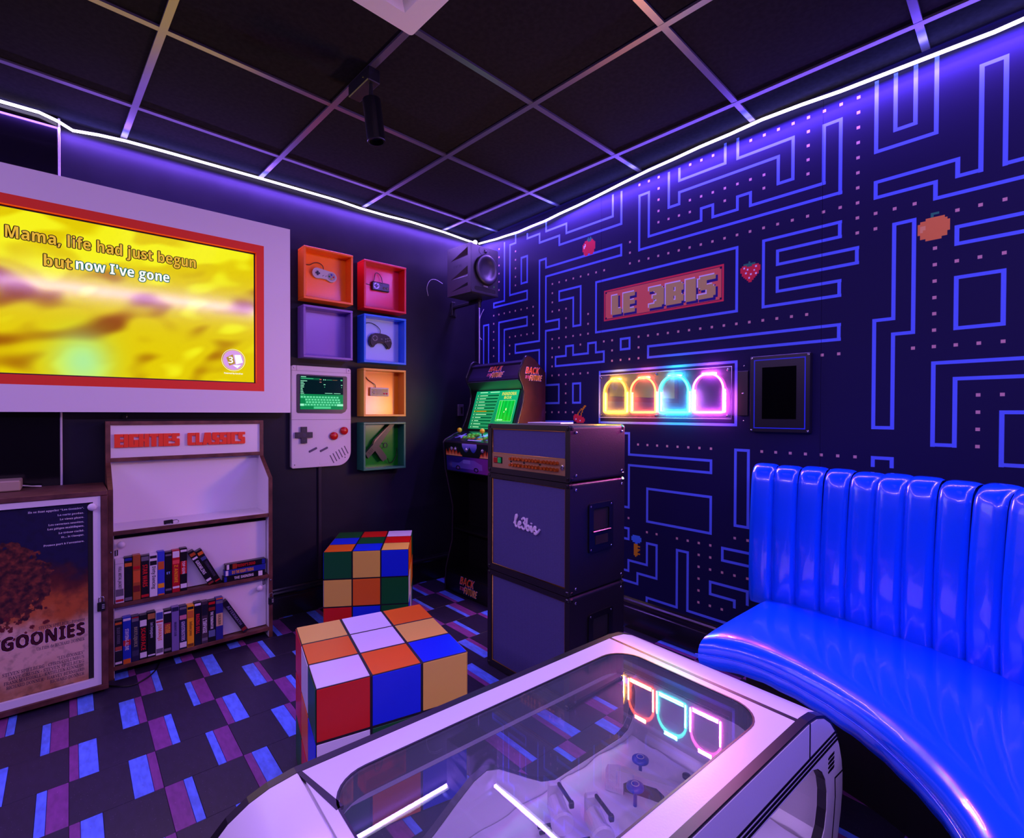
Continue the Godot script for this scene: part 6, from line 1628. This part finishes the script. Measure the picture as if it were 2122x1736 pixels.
# ---------- loudspeaker ----------
func build_speaker():
	var t := thing("studio_speaker", "black studio loudspeaker hung in the ceiling corner above the arcade machine", "speaker", Vector3(0.327, 1.944, 0.278), 1.656)
	var bk := mat("speaker_black", Color(0.16, 0.15, 0.18), 0.42)
	var dk := mat("speaker_dark", Color(0.07, 0.065, 0.08), 0.4)
	var w := 0.121; var h := 0.314; var d := 0.117
	obj("cabinet", bx(Vector3(0.010, h / 2, -0.006), Vector3(2 * w - 0.020, h, 2 * d - 0.012), 0.006), bk, t)
	# left cheek: three wedge shaped scoops
	var zy := Transform3D(Basis(Vector3(0, 0, 1), Vector3(0, 1, 0), Vector3(-1, 0, 0)), Vector3.ZERO)
	var cheek := Node3D.new(); cheek.name = "cheek"; t.add_child(cheek, true)
	for k in 3:
		var y0: float = [0.0, 0.085, 0.200][k]; var y1: float = [0.085, 0.200, h][k]
		var hole := pv([[[-0.080, 0.026], [-0.085, 0.105], [-0.085, 0.225]][k], [[0.088, 0.045], [0.088, 0.106], [0.088, 0.238]][k], [[0.088, 0.066], [0.088, 0.172], [0.088, 0.292]][k]])
		var s := st_new(); prism_hole(s, rect(-d, y0, d - 0.001, y1), hole, 0.101, w, zy)
		obj("side_board", s, bk, cheek)
		var a: Vector2 = hole[0]; var b: Vector2 = hole[1]; var e: Vector2 = hole[2]
		var mid := (b + e) / 2.0 - Vector2(0, 0.010)
		s = st_new()
		face(s, [Vector3(-w, a.y, a.x), Vector3(-w, b.y, b.x), Vector3(-0.103, mid.y, mid.x)], Vector3(-1, 1, 0))
		face(s, [Vector3(-w, a.y, a.x), Vector3(-0.103, mid.y, mid.x), Vector3(-w, e.y, e.x)], Vector3(-1, -1, 0))
		obj("scoop", s, bk, cheek)
	var lb := Basis(Vector3(0, 0, 1), Vector3(0, 1, 0), Vector3(-1, 0, 0))
	text(cheek, "brand_relief", "FOCAL", mat("speaker_relief", Color(0.11, 0.10, 0.13), 0.5), Vector3(-w, 0.185, -0.010), 0.085, 0.018, sans, 0.0008, lb)
	var steel := mat("speaker_screw", Color(0.03, 0.03, 0.04), 0.4)
	for q in [[0.075, 0.300], [-0.015, 0.300], [-0.095, 0.290], [0.075, 0.190], [-0.100, 0.180], [0.07, 0.014], [-0.03, 0.014]]:
		obj("screw", bx(Vector3(-w - 0.0004, q[1], q[0]), Vector3(0.001, 0.005, 0.005)), steel, cheek)
	# front baffle
	var fz := d
	var s2 := st_new(); prism(s2, rrect(-w + 0.004, 0.004, w, h - 0.004, 0.010, 4), d - 0.014, d); obj("baffle", s2, bk, t)
	var fx := Transform3D(Basis(Vector3(1, 0, 0), Vector3(0, 0, 1), Vector3(0, -1, 0)), Vector3(0.008, 0.162, fz))
	s2 = st_new(); lathe(s2, [Vector2(0.097, 0.0), Vector2(0.096, 0.006), Vector2(0.090, 0.010), Vector2(0.080, 0.011), Vector2(0.068, 0.007), Vector2(0.060, 0.001), Vector2(0.045, -0.007), Vector2(0.030, -0.011), Vector2(0.012, -0.0115), Vector2(0, -0.011)].map(func(v): return Vector2(v.x, v.y + 0.0125)), fx, 36)
	obj("woofer", s2, bk, t)
	s2 = st_new(); prism(s2, rrect(-0.050, 0.256, 0.056, 0.306, 0.024, 6), fz, fz + 0.002); obj("tweeter_plate", s2, bk, t)
	s2 = st_new(); lathe(s2, [Vector2(0.024, 0.003), Vector2(0.020, 0.004), Vector2(0.015, 0.0015), Vector2(0.012, 0.004), Vector2(0.006, 0.007), Vector2(0, 0.008)], Transform3D(fx.basis, Vector3(0.003, 0.281, fz)), 24); obj("tweeter", s2, dk, t)
	for x in [-0.036, 0.042]: obj("screw", bx(Vector3(x, 0.281, fz + 0.0022), Vector3(0.005, 0.005, 0.001)), steel, t)
	s2 = st_new(); prism(s2, rrect(-0.088, 0.018, 0.098, 0.046, 0.013, 5), fz, fz + 0.0008); obj("port", s2, mat("deep_black", Color(0.01, 0.01, 0.012), 0.8), t)
	s2 = st_new(); box(s2, Vector3(0.002, 0.009, fz - 0.002), Vector3(2 * w, 0.016, 0.012), 0.003); obj("bottom_lip", s2, bk, t)
	text(t, "brand_mark", "FOCAL", mat("speaker_white", Color(0.85, 0.83, 0.86), 0.4), Vector3(0.010, 0.056, fz + 0.0002), 0.038, 0.007, bold, 0.0005)
	s2 = st_new(); dome(s2, Vector3(0.085, 0.066, fz), 0.0022, 0.001); obj("power_light", s2, glow("power_green", Color(0.2, 0.9, 0.3), 1.2), t)
	# wall bracket
	var br := thing("speaker_bracket", "black wall bracket carrying the studio loudspeaker", "bracket", Vector3(0.0, 1.87, 0.215), PI / 2)
	var bm := mat("bracket_black", Color(0.09, 0.085, 0.10), 0.4)
	s2 = st_new(); prism(s2, pv([[-0.028, 0.0], [0.028, 0.0], [0.028, 0.02], [0.014, 0.07], [0.014, 0.075], [-0.014, 0.075], [-0.014, 0.07], [-0.028, 0.02]]), 0.001, 0.012); box(s2, Vector3(0, 0.055, 0.009), Vector3(0.030, 0.10, 0.016), 0.003); obj("wall_plate", s2, bm, br)
	s2 = st_new(); box(s2, Vector3(0, 0.062, 0.17), Vector3(0.026, 0.020, 0.32), 0.003); obj("arm", s2, bm, br)
	s2 = st_new(); lathe(s2, [Vector2(0, -0.055), Vector2(0.012, -0.055), Vector2(0.012, -0.02), Vector2(0.018, -0.018), Vector2(0.018, 0.0), Vector2(0, 0.0)], Transform3D(Basis.IDENTITY, Vector3(0, 0.074, 0.32)), 18, true); obj("pivot", s2, bm, br)
	# loose white leads
	var c1 := thing("speaker_lead", "thin white lead looping behind the loudspeaker", "cable", Vector3.ZERO)
	var wl := mat("lead_white", Color(0.8, 0.78, 0.8), 0.4)
	var p := []
	for q in catmull3([Vector3(0.0, 1.99, 0.42), Vector3(0.04, 2.035, 0.455), Vector3(0.08, 2.075, 0.455), Vector3(0.11, 2.08, 0.43), Vector3(0.15, 2.05, 0.40)]): p.append(q)
	s2 = st_new(); tube(s2, p, 0.0018, 6); obj("lead", s2, wl, c1)
	var c2 := thing("speaker_lead", "thin white lead hanging down the corner under the loudspeaker", "cable", Vector3.ZERO)
	p = catmull3([Vector3(0.10, 1.94, 0.004), Vector3(0.075, 1.88, 0.02), Vector3(0.055, 1.80, 0.013), Vector3(0.06, 1.74, 0.012), Vector3(0.085, 1.715, 0.012)])
	s2 = st_new(); tube(s2, p, 0.0018, 6); obj("lead", s2, wl, c2)

func catmull3(pts: Array) -> Array:
	var c := []
	for i in pts.size() - 1:
		var a: Vector3 = pts[maxi(i - 1, 0)]; var d: Vector3 = pts[mini(i + 2, pts.size() - 1)]
		for k in 7: c.append((pts[i] as Vector3).cubic_interpolate(pts[i + 1], a, d, k / 7.0))
	c.append(pts[pts.size() - 1])
	return c

# ---------- right wall ----------
const NEON_E := 11.0
func build_right_wall_things():
	var t := thing("neon_sign", "neon sign of four rounded arches in yellow, red, turquoise and pink", "neon sign", Vector3(1.586, 1.268, 0.0024))
	var pane := StandardMaterial3D.new(); pane.resource_name = "clear_acrylic"
	pane.transparency = BaseMaterial3D.TRANSPARENCY_ALPHA; pane.albedo_color = Color(0.9, 0.9, 0.95, 0.06); pane.roughness = 0.0
	var x0 := 1.586; var y0 := 1.268
	obj("acrylic_board", bx(Vector3(0, 0, 0.027), Vector3(0.766, 0.240, 0.005)), pane, t)
	var s := st_new(); tube(s, [Vector3(-0.383, -0.120, 0.027), Vector3(0.383, -0.120, 0.027), Vector3(0.383, 0.120, 0.027), Vector3(-0.383, 0.120, 0.027)], 0.0022, 5, true)
	obj("acrylic_edge", s, mat("acrylic_edge", Color(0.93, 0.93, 0.95), 0.3), t)
	var steel := mat("steel", Color(0.7, 0.7, 0.72), 0.25, 1.0)
	for x in [-0.368, -0.01, 0.368]:
		for y in [-0.106, 0.106]:
			s = st_new(); lathe(s, [Vector2(0.005, -0.026), Vector2(0.005, 0.003), Vector2(0.007, 0.004), Vector2(0.006, 0.007), Vector2(0, 0.008)], Transform3D(Basis(Vector3(1, 0, 0), Vector3(0, 0, 1), Vector3(0, -1, 0)), Vector3(x, y, 0.028)), 14)
			obj("standoff", s, steel, t)
	var arch := [[1.245, 1.392, lin(1.0, 0.42, 0.02), "yellow"], [1.424, 1.576, lin(1.0, 0.10, 0.03), "red"], [1.600, 1.759, lin(0.03, 0.85, 0.72), "turquoise"], [1.785, 1.935, lin(1.0, 0.10, 0.60), "pink"]]
	for k in 4:
		var a = arch[k]
		var xa: float = a[0] - x0; var xb: float = a[1] - x0
		var ya := 1.178 - y0; var yb := 1.361 - y0
		var r := (xb - xa) / 2.0
		var pts := []
		for i in 6: pts.append(Vector3(xa, ya + 0.006 + (yb - r - ya - 0.006) * i / 6.0, 0.037))
		for i in 19:
			var g := PI - PI * i / 18.0
			pts.append(Vector3((xa + xb) / 2 + r * cos(g), yb - r + r * sin(g), 0.037))
		for i in 6: pts.append(Vector3(xb, yb - r - (yb - r - ya - 0.006) * (i + 1) / 6.0, 0.037))
		pts.append(Vector3(xb - 0.004, ya + 0.001, 0.037))
		for i in 8: pts.append(Vector3(lerpf(xb - 0.010, xa + 0.010, i / 7.0), ya, 0.037))
		pts.append(Vector3(xa + 0.004, ya + 0.001, 0.037))
		var m := glow("neon_" + a[3], a[2], NEON_E)
		s = st_new(); tube(s, pts, 0.0048, 8, true)
		obj("neon_tube", s, m, t)
		# one thin light along each straight run of the tube
		for q in [[Vector3(xa, (ya + yb - r) / 2, 0.043), Vector2(0.008, yb - r - ya)], [Vector3(xb, (ya + yb - r) / 2, 0.043), Vector2(0.008, yb - r - ya)], [Vector3((xa + xb) / 2, ya, 0.043), Vector2(xb - xa - 0.02, 0.008)], [Vector3((xa + xb) / 2, yb, 0.043), Vector2(r * 0.9, 0.008)]]:
			var l := AreaLight3D.new(); l.name = "neon_light"; l.area_size = q[1]; l.area_normalize_energy = true
			l.position = q[0]; l.rotation.y = PI
			l.light_color = a[2]; l.light_energy = 0.20; l.shadow_enabled = true; l.area_range = 8.0
			t.add_child(l, true)
			var l2: AreaLight3D = l.duplicate(); l2.name = "neon_light"; l2.position.z = 0.031; l2.rotation.y = 0.0; l2.light_energy = 0.10
			t.add_child(l2, true)
	# cover plate between the sign and the panel
	var cp := thing("cover_plate", "small dark cover plate between the neon sign and the wall tablet", "cover plate", Vector3(2.0115, 1.264, 0.0024))
	obj("plate", bx(Vector3(0, 0, 0.005), Vector3(0.047, 0.202, 0.009), 0.001), mat("plate_dark", Color(0.14, 0.11, 0.14), 0.35), cp)
	for y in [-0.125, 0.0, 0.125]:
		s = st_new(); dome(s, Vector3(0.002, y, 0.0095 if y == 0.0 else 0.0), 0.004, 0.002); obj("screw", s, steel, cp)
	# tablet
	var tb := thing("wall_tablet", "black wall tablet plate with a blue outline and a dark screen", "tablet", Vector3(2.1735, 1.258, 0.0024))
	obj("plate", bx(Vector3(0, 0, 0.0138), Vector3(0.243, 0.332, 0.0272), 0.002), mat("tablet_black", Color(0.085, 0.08, 0.13), 0.3), tb)
	s = st_new(); prism_hole(s, rect(-0.1045, -0.1505, 0.1045, 0.1505), rect(-0.1000, -0.1460, 0.1000, 0.1460), 0.0274, 0.0279); obj("blue_outline", s, mat("tablet_blue", Color(0.10, 0.22, 0.85), 0.4), tb)
	obj("screen", bx(Vector3(0, 0.003, 0.0276), Vector3(0.138, 0.224, 0.001)), mat("screen_off", Color(0.012, 0.012, 0.015), 0.06), tb)
	for x in [-1, 1]:
		for y in [-1, 1]:
			s = st_new(); dome(s, Vector3(x * 0.114, y * 0.158, 0.0274), 0.0048, 0.003); obj("screw", s, steel, tb)

func build_small_things():
	var o := thing("wall_socket", "small grey wall socket on the dark wall beside the arcade machine", "socket", Vector3(0.0, 1.192, 0.150), PI / 2)
	obj("plate", bx(Vector3(0, 0, 0.009), Vector3(0.05, 0.085, 0.017), 0.003), mat("socket_grey", Color(0.30, 0.27, 0.33), 0.35), o)
	obj("rocker", bx(Vector3(0.004, 0.0, 0.018), Vector3(0.018, 0.05, 0.004), 0.001), mat("speaker_dark", Color(0.07, 0.065, 0.08), 0.4), o)
	var k := thing("wall_hook", "tiny metal hook on the wall just above the bookcase", "hook", Vector3(0.0, 1.150, 2.103), PI / 2)
	var s := st_new(); tube(s, [Vector3(0, 0.012, 0.001), Vector3(0, 0.010, 0.012), Vector3(0, 0.0, 0.016), Vector3(0, -0.012, 0.014), Vector3(0, -0.014, 0.006)], 0.002, 6); obj("hook", s, mat("steel", Color(0.7, 0.7, 0.72), 0.25, 1.0), k)
	var c := thing("floor_cable", "thin black cable on the floor at the foot of the bookcase", "cable", Vector3.ZERO)
	s = st_new(); tube(s, catmull3([Vector3(0.30, 0.004, 2.19), Vector3(0.36, 0.004, 2.12), Vector3(0.33, 0.004, 2.06), Vector3(0.27, 0.004, 2.02), Vector3(0.20, 0.004, 2.00)]), 0.003, 6); obj("cable", s, mat("cable_black", Color(0.03, 0.03, 0.035), 0.4), c)
